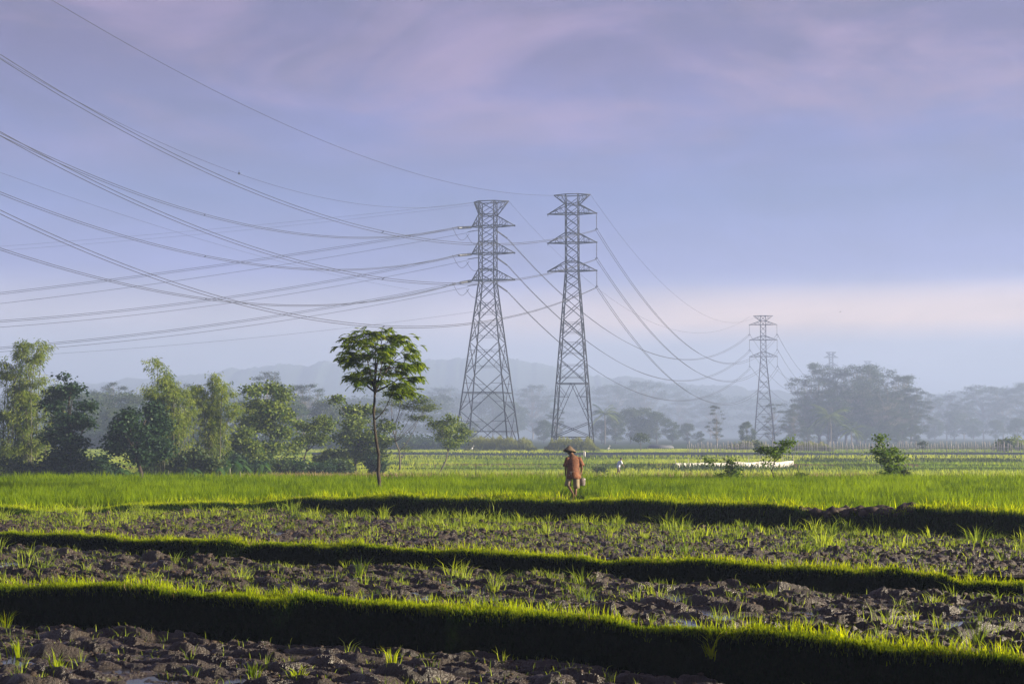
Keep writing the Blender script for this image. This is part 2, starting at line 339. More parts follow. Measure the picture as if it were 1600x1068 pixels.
def water():
    m, t, o = new_mat('puddle_water'); p = t.nodes.new('ShaderNodeBsdfPrincipled'); p.inputs['Base Color'].default_value = (.02, .018, .015, 1); p.inputs['Roughness'].default_value = .16; p.inputs['Specular IOR Level'].default_value = .7
    g = t.nodes.new('ShaderNodeNewGeometry'); n = t.nodes.new('ShaderNodeTexNoise'); n.inputs['Scale'].default_value = 9; t.links.new(g.outputs['Position'], n.inputs[0])
    b = t.nodes.new('ShaderNodeBump'); b.inputs['Strength'].default_value = .15; b.inputs['Distance'].default_value = .01; t.links.new(n.outputs['Fac'], b.inputs['Height']); t.links.new(b.outputs[0], p.inputs['Normal']); t.links.new(p.outputs[0], o.inputs[0])
    xs = np.linspace(-16, 16, 60)
    for lo, hi, z in ((None, B1, ZA + .014), (B1, B2, ZB + .026), (B2, B3, ZC + .024)):
        ya = np.full(xs.shape, 6.0) if lo is None else yb(lo, xs) + .62
        yc = yb(hi, xs) - .26
        V = [(x, y, z) for x, y in zip(xs, ya)] + [(x, y, z) for x, y in zip(xs, yc)]; n_ = len(xs)
        mb = MB(); mb.add(V, [(i, i + 1, n_ + i + 1, n_ + i) for i in range(n_ - 1)])
        tag(mb.build('water', m), kind='structure')
    # strips of standing water catching the sky in the far paddies
    mb = MB()
    for (px0, px1, d, w) in ((1290, 1450, 99.5, 1.2), (500, 760, 203, 2.5), (930, 1600, 238, 4.0), (640, 900, 212, 3)):
        a = (px0 - 800) / F * d; b_ = (px1 - 800) / F * d; z = float(height(np.array([a]), np.array([d]), False)[0]) + .14
        nn = 14; top = []; bot = []
        for i in range(nn + 1):
            x = a + (b_ - a) * i / nn; e = .15 + .85 * math.sin(math.pi * i / nn) ** .4
            top.append((x, d + w * e * (.6 + .4 * random.random()), z)); bot.append((x, d - w * e * (.6 + .4 * random.random()), z))
        mb.add(bot + top, [(i, i + 1, nn + 2 + i, nn + 1 + i) for i in range(nn)])
    tag(mb.build('paddy_water', m), kind='structure')
water()

# ------------------------------------------------------------------ blades
def blades(name, x, y, h, w, lean, mat, lean_dir=None, curl=.6, rnd=None, z=None, sink=.01):
    n = len(x); z = height(x, y, True) - sink if z is None else z
    az = RNG.uniform(0, 2 * np.pi, n); la = az + RNG.normal(np.pi / 2, .6, n) if lean_dir is None else lean_dir
    wx = np.cos(az) * w * .5; wy = np.sin(az) * w * .5
    lx = np.cos(la) * lean * h; ly = np.sin(la) * lean * h
    P = np.stack([x, y, z], -1); Wd = np.stack([wx, wy, np.zeros(n)], -1)
    mid = P + np.stack([lx * .3, ly * .3, h * .55], -1); tip = P + np.stack([lx, ly, h * (1 - .25 * lean)], -1)
    V = np.stack([P - Wd, P + Wd, mid + Wd * .8, mid - Wd * .8, tip], 1).reshape(-1, 3)
    b = (np.arange(n) * 5)[:, None]
    flat = np.concatenate([b + np.array([[0, 1, 2, 3]]), b + np.array([[3, 2, 4]])], 1).ravel()
    sizes = np.tile([4, 3], n)
    rnd = RNG.random(n) if rnd is None else rnd
    return link_mesh(name, V, flat, sizes, mat, v=np.repeat(rnd, 5))

def bund_grass(B, x0, x1, dens, label, wd, hs, face, crestw, tall=1.0, dark=.5):
    n = int((x1 - x0) * dens)
    x = RNG.uniform(x0, x1, n); o = RNG.uniform(-face * 1.02, crestw, n)
    y = yb(B, x) + o
    patch = fbm(x * 2.0, y * 2.0, 200)
    h = hs * RNG.uniform(.5, 1.15, n) * (.7 + .7 * patch); h = np.where(o < -.12, h * .7, h)
    bare = RNG.random(n) < np.clip((.40 - patch) * 3.5, 0, .9); h = np.where(bare, h * .3, h)
    ld = np.where(o < 0, -np.pi / 2 + RNG.normal(0, .6, n), RNG.uniform(0, 2 * np.pi, n)); lean = np.where(o < 0, RNG.uniform(.2, .8, n), RNG.uniform(.05, .5, n))
    v = np.clip(RNG.normal(.5, .32, n) + (patch - .5) * .8 - (o < -.1) * .35, 0, 1)  # tone drops down the face as painted shade
    dk = RNG.random(n) < smooth01((.04 - o) / .15)  # blades towards the front take the shade-coloured turf
    v = np.where(o < .06, v * .5, v)  # front edge toned down, fading into the painted shade
    for nm, k, mt, lb in (('bund_grass', ~dk, M['grass'], label), ('bund_shaded_grass', dk, M['grass_shaded' if B is not B3 else 'grass_shaded_b3'], label.replace('bright green short turf capping', 'shade-coloured turf on the near face of').replace('darker short turf over', 'shade-coloured turf on the near face of'))):
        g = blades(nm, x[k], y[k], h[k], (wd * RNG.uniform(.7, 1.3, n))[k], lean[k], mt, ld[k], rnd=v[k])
        tag(g, lb, 'grass', kind='stuff')
    # taller spikes along the back edge, toned lighter to paint its sunlit rim
    n = int((x1 - x0) * 300 * tall)
    x = RNG.uniform(x0, x1, n); keep = RNG.random(n) < np.clip((fbm(x * 1.3, x * 0, 210) - .25) * 2.2, 0.05, 1); x = x[keep]; n = len(x)
    y = yb(B, x) + crestw * .55 + RNG.exponential(.10, n)
    g = blades('grass_spikes', x, y, hs * RNG.uniform(1.0, 2.7, n), wd * 1.1, RNG.uniform(.05, .7, n), M['grass'], rnd=RNG.uniform(.35, 1, n))
    tag(g, label.replace('short turf', 'taller grass spikes'), 'grass', kind='stuff')
    n = int((x1 - x0) * 60); x = RNG.uniform(x0, x1, n); k = fbm(x * 2.5, x * 0 + 5, 215) > .5; x = x[k]; n = len(x); y = yb(B, x) + RNG.uniform(-.05, crestw, n)
    g = blades('dry_grass', x, y, hs * RNG.uniform(.6, 1.8, n), wd, RNG.uniform(.3, 1.1, n), M['straw']); tag(g, label.replace('short turf', 'dead straw blades'), 'grass', kind='stuff')
bund_grass(B1, -10.5, 8.0, 4600, 'bright green short turf capping the nearest earth bund', .010, .085, .30, .30)
bund_grass(B2, -13.5, 10.0, 3600, 'bright green short turf capping the second earth bund', .012, .075, .28, .28)
bund_grass(B3, -17, 13.5, 3000, 'darker short turf over the third earth bund before the rice', .018, .13, .48, .9, .8)

def tufts(name, cx, cy, nb, h, w, spread, mat, label, hvar=.4):
    k = np.repeat(np.arange(len(cx)), nb); n = len(k)
    a = RNG.uniform(0, 2 * np.pi, n); r = np.abs(RNG.normal(0, spread, n))
    x = cx[k] + r * np.cos(a); y = cy[k] + r * np.sin(a) * .8
    hk = (h * RNG.uniform(1 - hvar, 1 + hvar, len(cx)))[k] * RNG.uniform(.45, 1.1, n)
    tone = np.clip(RNG.uniform(.1, .9, len(cx))[k] + RNG.normal(0, .15, n), 0, 1)
    g = blades(name, x, y, hk, w * RNG.uniform(.6, 1.2, n), np.clip(RNG.uniform(.1, 1.0, n), 0, 1), mat, a + RNG.normal(0, .4, n), rnd=tone)
    tag(g, label, 'grass', kind='stuff')
def scatter_between(lo, hi, x0, x1, n, bias=1.0, a=.7, b=.35):
    x = RNG.uniform(x0, x1, n); y0 = (yb(lo, x) + a) if lo is not None else np.full(n, 13.0); y1 = yb(hi, x) - b
    t = RNG.random(n) ** bias; return x, y0 + (y1 - y0) * t
x, y = scatter_between(None, B1, -8, 7, 60); tufts('weed_tuft', x, y, 10, .15, .010, .05, M['weed'], 'scattered weed tufts in the nearest ploughed strip')
x = np.array([at_z(p, q, ZA).x for p, q in ((28, 1030), (8, 985), (612, 1060), (465, 1065), (1112, 1065), (1322, 1066), (395, 1060), (90, 1062))]); y = np.array([at_z(p, q, ZA).y for p, q in ((28, 1030), (8, 985), (612, 1060), (465, 1065), (1112, 1065), (1322, 1066), (395, 1060), (90, 1062))])
tufts('weed_tuft', x, y, 26, .24, .012, .05, M['grass'], 'taller weed clumps in the nearest ploughed strip', .25)
for lo_, hi_, a_, b_, n_ in ((None, B1, -8, 7, 2500), (B1, B2, -10, 9, 9000), (B2, B3, -16, 12, 22000)):
    x, y = scatter_between(lo_, hi_, a_, b_, n_); k = fbm(x * 1.4 + 3, y * 1.4, 320) > .47; x, y = x[k], y[k]
    tag(blades('stray_grass', x, y, RNG.uniform(.03, .13, len(x)), .010 if hi_ is not B3 else .014, RNG.uniform(.1, 1.2, len(x)), M['weed']), 'single stray blades sprouting from the ' + ('nearest' if lo_ is None else 'second' if lo_ is B1 else 'third') + ' ploughed strip', 'grass', kind='stuff')
for lo_, hi_, a_, b_, n_ in ((None, B1, -8, 7, 1500), (B1, B2, -10, 9, 5000), (B2, B3, -16, 12, 9000)):
    x, y = scatter_between(lo_, hi_, a_, b_, n_); tag(blades('straw_litter', x, y, RNG.uniform(.015, .04, n_), .011 if hi_ is not B3 else .016, RNG.uniform(2, 4, n_), M['straw']), 'dry straw litter lying on the ' + ('nearest' if lo_ is None else 'second' if lo_ is B1 else 'third') + ' ploughed strip', 'straw', kind='stuff')
x, y = scatter_between(B1, B2, -10, 9, 170); tufts('weed_tuft', x, y, 12, .16, .011, .06, M['weed'], 'scattered weed tufts in the second ploughed strip')
x, y = scatter_between(B1, B2, -10, 9, 24, 1.0, 1.2, .5); tufts('weed_tuft', x, y, 26, .29, .013, .08, M['weed'], 'tall weed clumps in the second ploughed strip', .4)
x, y = scatter_between(B2, B3, -16, 12, 3000, .42); k = fbm(x * .9, y * .9, 300) > .50; tufts('weed_tuft', x[k], y[k], 12, .13, .016, .12, M['weed'], 'weedy grass covering the third ploughed strip')
x, y = scatter_between(B2, B3, -16, 12, 230, .42); tufts('weed_tuft', x, y, 24, .27, .018, .14, M['weed'], 'tall grass clumps along the back of the third strip', .4)

# rice field in front, and the far paddies
n = 230000
y = np.sqrt(RNG.uniform(30 ** 2, 57 ** 2, n)); x = RNG.uniform(-.46, .46, n) * y
mx_ = at(896, 776, 42).x; k = ((y - yb(B3, x)) > .8 + .6 * vnoise(x, y, 4)) & (RNG.random(n) < .45 + 1.1 * vnoise(x / 1.6 + 7, y / .8, 404)) & ~((abs(x - mx_ + .02) < .30) & (y > 39.6) & (y < 42.4)); x, y = x[k], y[k]; n = len(x)
pt = .6 * fbm(x / 2.5, y / 2.5, 400) + .4 * vnoise(x * 2.6, y * 1.3, 402)  # patch noise; also puts shadow patches into the rice tone
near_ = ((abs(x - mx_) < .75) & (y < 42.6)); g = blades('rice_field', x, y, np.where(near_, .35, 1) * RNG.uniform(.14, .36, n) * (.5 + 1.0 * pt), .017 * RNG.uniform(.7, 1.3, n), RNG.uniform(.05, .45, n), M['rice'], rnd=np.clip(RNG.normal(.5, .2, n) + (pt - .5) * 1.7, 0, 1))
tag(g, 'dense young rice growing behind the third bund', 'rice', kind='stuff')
n = 330000
y = np.sqrt(RNG.uniform(70 ** 2, 345 ** 2, n)); x = RNG.uniform(-.42, .42, n) * y
fld = fbm(x / 22, y / 12, 410, 2)
mud_ = ((y > 204) & (y < 234) & (x / y > -.14)) | ((y > 239) & (y < 261) & (x / y > -.14)) | ((y > 107.6) & (y < 111.6) & (fbm(x / 7, y / 40, 9) > .36)) | ((y > 99) & (y < 102.5) & (x > 21) & (x < 30))
cl_ = (y > 134) & (y < 160) & (x / y > .112) & (x / y < .20); k = ~mud_ & ~(cl_ & (RNG.random(n) < .85)) & (RNG.random(n) < .35 + 1.1 * fld) & ~((y > 334) & (RNG.random(n) < .7)); x, y, fld = x[k], y[k], fld[k]; n = len(x)
sc_ = (y / 120) ** .7
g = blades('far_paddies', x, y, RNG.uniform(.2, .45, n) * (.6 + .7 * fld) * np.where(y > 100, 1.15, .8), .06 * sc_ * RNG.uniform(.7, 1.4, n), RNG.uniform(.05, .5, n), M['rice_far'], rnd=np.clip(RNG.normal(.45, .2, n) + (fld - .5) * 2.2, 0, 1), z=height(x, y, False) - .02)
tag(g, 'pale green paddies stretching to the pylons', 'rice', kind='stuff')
n = 9000
y = 110 + RNG.normal(0, 1.2, n); x = RNG.uniform(-50, 50, n); k = fbm(x / 5, y, 9) > .42; x, y = x[k], y[k]
x = np.concatenate([x, RNG.uniform(-22, -9, 4000)]); y = np.concatenate([y, 116 + RNG.normal(0, 2, 4000)]); n = len(x)
g = blades('dry_grass', x, y, RNG.uniform(.2, .5, n), .05, RNG.uniform(.1, .6, n), M['straw'], z=height(x, y, False)); tag(g, 'straw coloured grass along the far field edge', 'grass', kind='stuff')
# low dark weedy patches in the far paddies
n = 0; X_ = []; Y_ = []
for (px, py, wpx, dd) in ((1100, 735, 150, 3), (1480, 722, 90, 3), (1300, 722, 60, 3), (975, 733, 50, 1.5), (1350, 732, 60, 1.5), (615, 730, 20, 2), (1550, 722, 60, 2)):
    c = at_z(px, py, 0); m_ = 1300; X_.append(c.x + RNG.normal(0, wpx / 2.2 * c.y / F, m_)); Y_.append(c.y + RNG.normal(0, dd, m_))
x = np.concatenate(X_); y = np.concatenate(Y_); n = len(x)
g = blades('low_weeds', x, y, RNG.uniform(.25, .75, n), .12, RNG.uniform(.1, .7, n), M['lf_far'], z=height(x, y, False)); tag(g, 'dark low weeds in patches among the far paddies', 'weeds', kind='stuff')

# loose crumbs of ploughed soil
M['soil'] = plain('crumbly_soil', (.030, .018, .011), .75, .5, 9, bump=.8, bscale=60)
def crumbs():
    bm = bmesh.new(); bmesh.ops.create_icosphere(bm, subdivisions=1, radius=1); bv = np.array([v.co[:] for v in bm.verts]); bf = np.array([[v.index for v in f.verts] for f in bm.faces]); bm.free()
    xs = []; ys = []; ss = []
    for lo, hi, x0, x1, n, s0 in ((None, B1, -8, 7, 3500, .026), (B1, B2, -10, 9, 9000, .030), (B2, B3, -16, 12, 14000, .042)):
        x, y = scatter_between(lo, hi, x0, x1, n); xs.append(x); ys.append(y); ss.append(s0 * RNG.lognormal(0, .5, n))
    x = np.concatenate(xs); y = np.concatenate(ys); s = np.clip(np.concatenate(ss) * .55, .008, .06); n = len(x)
    z = height(x, y, True) + s * .15
    sc_ = np.stack([s * RNG.uniform(.8, 1.7, n), s * RNG.uniform(.7, 1.2, n), s * RNG.uniform(.45, .9, n)], -1)
    V = bv[None] * (1 + RNG.uniform(-.5, .4, (n, len(bv), 1))) * sc_[:, None]
    a = RNG.uniform(0, 6.28, n); ca, sa = np.cos(a)[:, None], np.sin(a)[:, None]
    V = np.stack([V[..., 0] * ca - V[..., 1] * sa, V[..., 0] * sa + V[..., 1] * ca, V[..., 2]], -1) + np.stack([x, y, z], -1)[:, None]
    Fc = bf[None] + (np.arange(n) * len(bv))[:, None, None]
    o = link_mesh('soil_crumbs', V.reshape(-1, 3), Fc.ravel(), np.full(n * len(bf), 3), M['soil']); tag(o, 'loose crumbs of turned soil lying on the ploughed strips', 'soil', kind='stuff')
crumbs()
def soil_heap():
    mb = MB()
    for k in range(80):
        px = random.uniform(1212, 1356); c = at(px, 787, 31.5); t = (px - 1212) / 144
        hgt = .34 * math.sin(math.pi * min(1, max(0, t))) ** .5
        y_ = float(yb(B3, np.array([c.x]))[0]) + random.uniform(-.02, .55); zg = float(height(np.array([c.x]), np.array([y_]), False)[0])
        mb.ico((c.x, y_, zg + random.uniform(0, 1) * hgt * .4), random.uniform(.06, .15), 1, (1.5, 1, .7), .45, random.uniform(0, 3))
    tag(mb.build('soil_heap', M['soil']), 'long heap of dark dug soil lying on the third bund', 'soil heap')
soil_heap()

# ------------------------------------------------------------------ foliage tools
def leaf_arrays(c, u, w, v):
    """rhombic leaves: base at c, tip at c+u, half width w"""
    V = np.stack([c, c + u * .45 + w, c + u, c + u * .45 - w], 1).reshape(-1, 3)
    return V, np.arange(len(V)), np.full(len(c), 4), np.repeat(v, 4)
def unit(a): return a / np.maximum(np.linalg.norm(a, axis=-1, keepdims=True), 1e-9)
def blob_leaves(blobs, per, size, flat=0.3, droop=.2, aspect=.4, clump=9):
    """blobs: (x,y,z,rx,ry,rz). leaves gathered in small sub-clumps; returns arrays"""
    cs = []; 
    vol = np.array([b[3] * b[4] * max(b[5], .15 * b[3]) for b in blobs]) ** .67; vol = vol / vol.sum()
    for b, f in zip(blobs, vol):
        n = max(6, int(per * f)); nc = max(2, n // clump)
        d = unit(RNG.normal(size=(nc, 3))) * (RNG.random((nc, 1)) ** .45)
        cc = np.array(b[:3]) + d * np.array(b[3:6])
        k = RNG.integers(0, nc, n); r = size * 1.35
        p = cc[k] + RNG.normal(size=(n, 3)) * np.array([r, r, r * .55]); cs.append(np.concatenate([p, k[:, None] % 7], 1))
    A = np.concatenate(cs); c = A[:, :3]; n = len(c)
    u = RNG.normal(size=(n, 3)); u[:, 2] = u[:, 2] * (1 - flat) - droop; u = unit(u)
    nrm = RNG.normal(size=(n, 3)) * (1 - flat) + np.array([0, 0, 1.0]) * flat * 1.6
    w = unit(np.cross(u, nrm))
    s = size * RNG.uniform(.6, 1.3, (n, 1))
    v = np.clip(A[:, 3] / 9 + RNG.normal(.12, .2, n), 0, 1)
    return leaf_arrays(c, u * s, w * s * aspect, v)
def build_leaves(name, arr, mat, parent): return link_mesh(name, arr[0], arr[1], arr[2], mat, parent, v=arr[3])
def bend(a, b, n=5, sag=.12, wob=.03):
    a = Vector(a); b = Vector(b); L_ = (b - a).length; P = []
    o1 = Vector((random.uniform(-1, 1), random.uniform(-1, 1), random.uniform(-.3, .6))) * wob * L_
    for i in range(n + 1):
        t = i / n; p = a.lerp(b, t); p.z += -sag * L_ * math.sin(math.pi * t) * .5; P.append(p + o1 * math.sin(math.pi * t))
    return P
def branches(mb, base, spine, blobs, r0, frac=.55, twigs=2, n=5):
    """spine: list of points of the trunk; limbs run from it into each blob"""
    m = len(spine); R = [r0 * (1 - .75 * i / (m - 1)) for i in range(m)]
    mb.tube(spine, R, 7)
    for b in blobs:
        c = Vector(b[:3]); zt = c.z - (spine[0].z); best = min(range(m), key=lambda i: abs(spine[i].z - (spine[0].z + zt * frac)) + .2 * (spine[i] - c).length)
        s = spine[best]; rr = max(R[best] * .5, r0 * .14)
        P = bend(s, c, 4, .10, .08); mb.tube(P, [rr * (1 - .7 * i / 4) for i in range(5)], n)
        for q in range(twigs):
            e = c + Vector((random.uniform(-1, 1) * b[3], random.uniform(-1, 1) * b[4], random.uniform(-.3, 1) * b[5])) * .8
            mb.tube(bend(P[3], e, 2, .05, .05), [rr * .32, rr * .2, rr * .1], 4)

def px_tree(name, label, cat, base, d, pxblobs, lmat, bmat, leaves, lsize, r0, flat=.3, depth=.7, group=None, spine_px=None, twigs=2, aspect=.4, frac=.55, dense=1, zbase=None, leafname='crown'):
    """a tree standing on the ground at distance d; its clumps are given by their outline and get real depth round the trunk"""
    g0 = at(base[0], base[1], d); z0 = float(height(np.array([g0.x]), np.array([d]), False)[0]) if zbase is None else zbase
    root = empty(name, (g0.x, d, z0), label=label, cat=cat, group=group); k = d / F
    org = Vector((g0.x, d, z0)); bl = []
    width = max(abs(b[0] - base[0]) + b[2] for b in pxblobs) * k
    for (px, py, rx, ry) in pxblobs:
        off = max(0, width ** 2 * .7 - ((px - base[0]) * k) ** 2) ** .5
        for q in range(dense):
            dy = random.uniform(-1, 1) * off * depth
            p = at(px, py, d) ; p.y = d + dy
            p = p - org + Vector((random.uniform(-.25, .25) * rx * k * (q > 0), 0, random.uniform(-.3, .3) * ry * k * (q > 0)))
            bl.append((p.x, p.y, p.z, rx * k, rx * k * .9, ry * k))
    top = max(b[2] for b in bl)
    if spine_px: spine = [at(a, b, d) - org for a, b in spine_px]; spine[0].z = -.15
    else:
        cx = sum(b[0] for b in bl) / len(bl); spine = [Vector((cx * (i / 6) ** 1.2 * .8 + random.uniform(-.02, .02) * top, random.uniform(-.02, .02) * top, top * .86 * i / 6 - .1 * (i == 0))) for i in range(7)]
    mb = MB(); branches(mb, None, spine, bl, r0, frac, twigs); mb.build('trunk', bmat, root, True)
    build_leaves(leafname, blob_leaves(bl, leaves, lsize, flat, aspect=aspect), lmat, root)
    return root

# ------------------------------------------------------------------ slender tree by the third bund
def slender_tree():
    d = 45.0; base = at(592, 772, d); z0 = float(height(np.array([base.x]), np.array([d]), False)[0])
    org = Vector((base.x, d, z0)); root = empty('slender_tree', org, label='tall slender tree with an umbrella crown standing alone at the rice edge', cat='tree')
    L_ = lambda px, py, dy=0.0: at(px, py, d) - org + Vector((0, dy, 0))
    mb = MB()
    sp_ = [L_(592, 776), L_(593, 755), L_(591, 735), L_(592, 710), L_(588, 690), L_(585, 665), L_(584, 640), L_(586, 612)]; sp_[0].z = -.1
    # continuous trunk with knobbly radius
    P = []; R = []
    for i in range(len(sp_) - 1):
        for q in range(4):
            P.append(sp_[i].lerp(sp_[i + 1], q / 4) + Vector((random.uniform(-.008, .008), random.uniform(-.008, .008), 0))); R.append((.058 - .022 * (i + q / 4) / 7 + (.03 if i + q == 0 else 0)) * random.uniform(.84, 1.16))
    P.append(sp_[-1]); R.append(.042); mb.tube(P, R, 9)
    tips = []; fork = sp_[-1]
    dom = []   # limb targets over the crown, as outline points with depth
    for (px, py) in ((530, 545), (527, 562), (540, 530), (560, 528), (578, 520), (598, 516), (620, 522), (640, 535), (655, 550), (664, 566), (660, 590), (650, 612), (628, 618), (612, 600), (540, 585), (556, 600), (570, 575), (590, 550), (610, 560), (632, 575), (548, 560), (575, 600), (600, 580), (645, 575), (560, 548), (618, 540), (640, 600), (585, 535)):
        for q in range(3):
            dom.append(L_(594 + (px - 594) * .84 + random.uniform(-8, 8), 568 + (py - 568) * .94 + random.uniform(-5, 6), random.uniform(-1.2, 1.2)))
    mains = [L_(572, 560, .3), L_(588, 545, -.3), L_(610, 565, .5), L_(600, 570, -.7), L_(560, 585, .6), L_(625, 590, .1), L_(596, 530, .2)]
    mp_ = [bend(fork, m_, 5, .08, .06) for m_ in mains]
    for P in mp_: mb.tube(P, [.036 - .022 * i / 5 for i in range(6)], 6)
    low = bend(L_(586, 655), L_(612, 618, -.2), 4, .25, .03); mb.tube(low, [.02, .018, .015, .012, .009], 5); mp_.append(low)
    for t in dom:
        P0 = min((p for P in mp_ for p in P[1:]), key=lambda p: (p - t).length + (3 if p.z > t.z + .15 else 0))
        B_ = bend(P0, t, 4, -.10, .07); mb.tube(B_, [.014, .011, .008, .006, .003], 4); tips.append((B_, t))
        for q in range(2):
            e = t + Vector((random.uniform(-.35, .35), random.uniform(-.35, .35), random.uniform(-.1, .2))); T2_ = bend(B_[2], e, 3, -.05, .08); mb.tube(T2_, [.006, .004, .003, .002], 4); tips.append((T2_, e))
    mb.build('trunk', M['bark_dark'], root, True)
    # drooping pinnate leaves
    c = []; u = []; w = []; v = []
    for P, t in tips:
        for q in range(8):
            j = random.uniform(.45, 1) ** .7; o_ = P[min(len(P) - 1, int(j * (len(P) - 1) + .5))]
            out_ = Vector((t.x - fork.x, t.y - fork.y, 0)).normalized(); az = math.atan2(out_.y, out_.x) + random.gauss(0, .9); ln = random.uniform(.13, .28)
            tone = random.random(); dr = random.uniform(.2, .95)
            for s_ in range(9):
                f = (s_ + 1) / 9; pos = o_ + Vector((math.cos(az) * ln * f, math.sin(az) * ln * f, ln * (.18 * f - dr * f * f)))
                for sg in (-1, 1):
                    a2 = az + sg * 1.0; l2 = .10 * (1 - .5 * abs(f - .45)); c.append(pos); u.append((math.cos(a2) * l2, math.sin(a2) * l2, -l2 * (.25 + .7 * dr * f))); w.append((-math.sin(a2) * .017, math.cos(a2) * .017, random.uniform(-.008, .008))); v.append(min(1, max(0, tone + random.gauss(0, .12))))
    build_leaves('crown', leaf_arrays(np.array([tuple(p) for p in c]), np.array(u), np.array(w), np.array(v)), M['lf_tree'], root)
slender_tree()

# ------------------------------------------------------------------ left hand trees
def bamboo(label, base, d, tips, n_leaf, seedc, width_px=26, group=None):
    g0 = at(base[0], base[1], d); z0 = float(height(np.array([g0.x]), np.array([d]), False)[0]); org = Vector((g0.x, d, z0)); k = d / F
    root = empty('bamboo_clump', org, label=label, cat='bamboo', group=group)
    paths = []
    for (px, py) in tips:
        for q in range(3):
            tp = at(px + random.uniform(-6, 6), py + random.uniform(-2, 14), d) - org; tp.y = random.uniform(-1.4, 1.4)
            b = Vector((random.uniform(-1, 1) * width_px * k * .8 + tp.x * .15, random.uniform(-.9, .9), -.1)); P = []
            for i in range(13):
                t = i / 12; xy = b.lerp(tp, t ** 2.2); z = b.z + (tp.z + .25 - b.z) * (math.sin(t * math.pi * .56) / math.sin(math.pi * .56)); P.append(Vector((xy.x, xy.y, z)))
            paths.append(P)
    mb = MB()
    for P in paths: mb.tube(P, [.045 * (1 - .85 * i / 12) for i in range(13)], 5)
    mb.build('culms', M['culm'], root, True)
    n = n_leaf; c = np.zeros((n, 3)); u = np.zeros((n, 3)); tone = np.zeros(n); ntw = n // 14
    tw = []
    for i in range(ntw):
        P = random.choice(paths); t = random.uniform(.12, 1) ** .8; j = min(11, int(t * 12)); p = P[j].lerp(P[j + 1], random.random()); az = random.uniform(0, 6.28); r = random.uniform(.1, .75) * (1.1 - .5 * t)
        tw.append((p.x + math.cos(az) * r, p.y + math.sin(az) * r, p.z + random.uniform(-.1, .25), az, random.random()))
    tw = np.array(tw); kk = RNG.integers(0, ntw, n); c = tw[kk, :3] + RNG.normal(size=(n, 3)) * .11
    az = tw[kk, 3] + RNG.normal(0, .7, n); u = np.stack([np.cos(az) * .7, np.sin(az) * .7, RNG.uniform(-1.2, -.1, n)], -1); u = unit(u) * RNG.uniform(.16, .34, (n, 1))
    w = unit(np.cross(u, RNG.normal(size=(n, 3)))) * .026
    build_leaves('leaves', leaf_arrays(c, u, w, np.clip(tw[kk, 4] * .7 + RNG.normal(.15, .2, n), 0, 1)), M['lf_bamboo'], root)
bamboo('tallest feathery bamboo clump at the left edge of the fields', (38, 758), 104, [(48, 536), (76, 546), (30, 552), (10, 578), (-6, 592), (60, 562), (86, 604), (22, 612), (92, 650), (0, 655), (50, 625), (-15, 640), (66, 690), (18, 700), (-20, 700)], 26000, 1, 46)
bamboo('yellowish bamboo clump with one long arching tip above it', (268, 753), 106, [(250, 604), (238, 618), (270, 612), (292, 618), (232, 573), (222, 618), (300, 645), (258, 594), (280, 660), (246, 668)], 15000, 2, 30)
bamboo('yellow-green bamboo clump right of the arching-tip clump', (322, 752), 109, [(336, 594), (352, 604), (312, 606), (366, 618), (300, 622), (376, 642), (330, 640), (350, 668)], 13000, 3, 26)
px_tree('broadleaf_tree', 'dark tiered tree standing against the tallest bamboo clump', 'tree', (108, 758), 100, [(99, 589, 9, 4), (96, 612, 24, 10), (122, 608, 14, 8), (84, 632, 22, 12), (126, 634, 18, 8), (106, 655, 32, 12), (128, 662, 15, 7), (92, 680, 28, 14), (124, 692, 20, 9), (100, 712, 32, 14), (128, 725, 18, 10), (88, 735, 18, 10)], M['lf_dark'], M['bark_dark'], 12000, .21, .16, flat=.5)
px_tree('broadleaf_tree', 'darkest round-headed tree in front of the yellowish bamboo', 'tree', (222, 757), 98, [(206, 652, 15, 13), (233, 640, 15, 14), (186, 684, 18, 14), (215, 678, 24, 18), (240, 664, 18, 20), (243, 700, 20, 18), (176, 700, 13, 10), (222, 708, 26, 16), (196, 664, 12, 10)], M['lf_dark'], M['bark_dark'], 12000, .20, .15, spine_px=[(222, 757), (221, 740), (216, 722), (210, 705), (214, 690), (222, 670), (228, 655)])
px_tree('broadleaf_tree', 'olive spreading tree with pale lit leaves and forked stems', 'tree', (425, 742), 124, [(400, 612, 15, 10), (424, 606, 12, 9), (446, 618, 12, 13), (396, 636, 20, 13), (428, 640, 22, 14), (452, 648, 10, 14), (414, 664, 24, 13), (444, 676, 15, 12), (384, 660, 13, 12), (378, 690, 14, 12), (430, 700, 22, 10), (455, 700, 10, 10), (400, 700, 18, 10)], M['lf_olive'], M['bark'], 10000, .24, .14, dense=1)
px_tree('broadleaf_tree', 'small leaning tree with loose tufts right of the olive tree', 'tree', (470, 738), 126, [(508, 658, 15, 7), (492, 668, 12, 7), (482, 684, 11, 8), (503, 686, 11, 8), (466, 664, 9, 7), (472, 690, 9, 8), (512, 668, 9, 6)], M['lf_olive'], M['bark_dark'], 4500, .2, .09)
px_tree('broadleaf_tree', 'ragged grey-green tree behind the slender umbrella tree', 'tree', (556, 740), 130, [(530, 626, 9, 9), (547, 640, 15, 10), (570, 642, 12, 9), (558, 660, 20, 13), (542, 682, 18, 12), (576, 684, 20, 13), (556, 706, 22, 13), (584, 714, 20, 13), (532, 714, 14, 12), (604, 664, 14, 9), (600, 690, 12, 10)], M['lf_olive'], M['bark'], 9000, .24, .12)
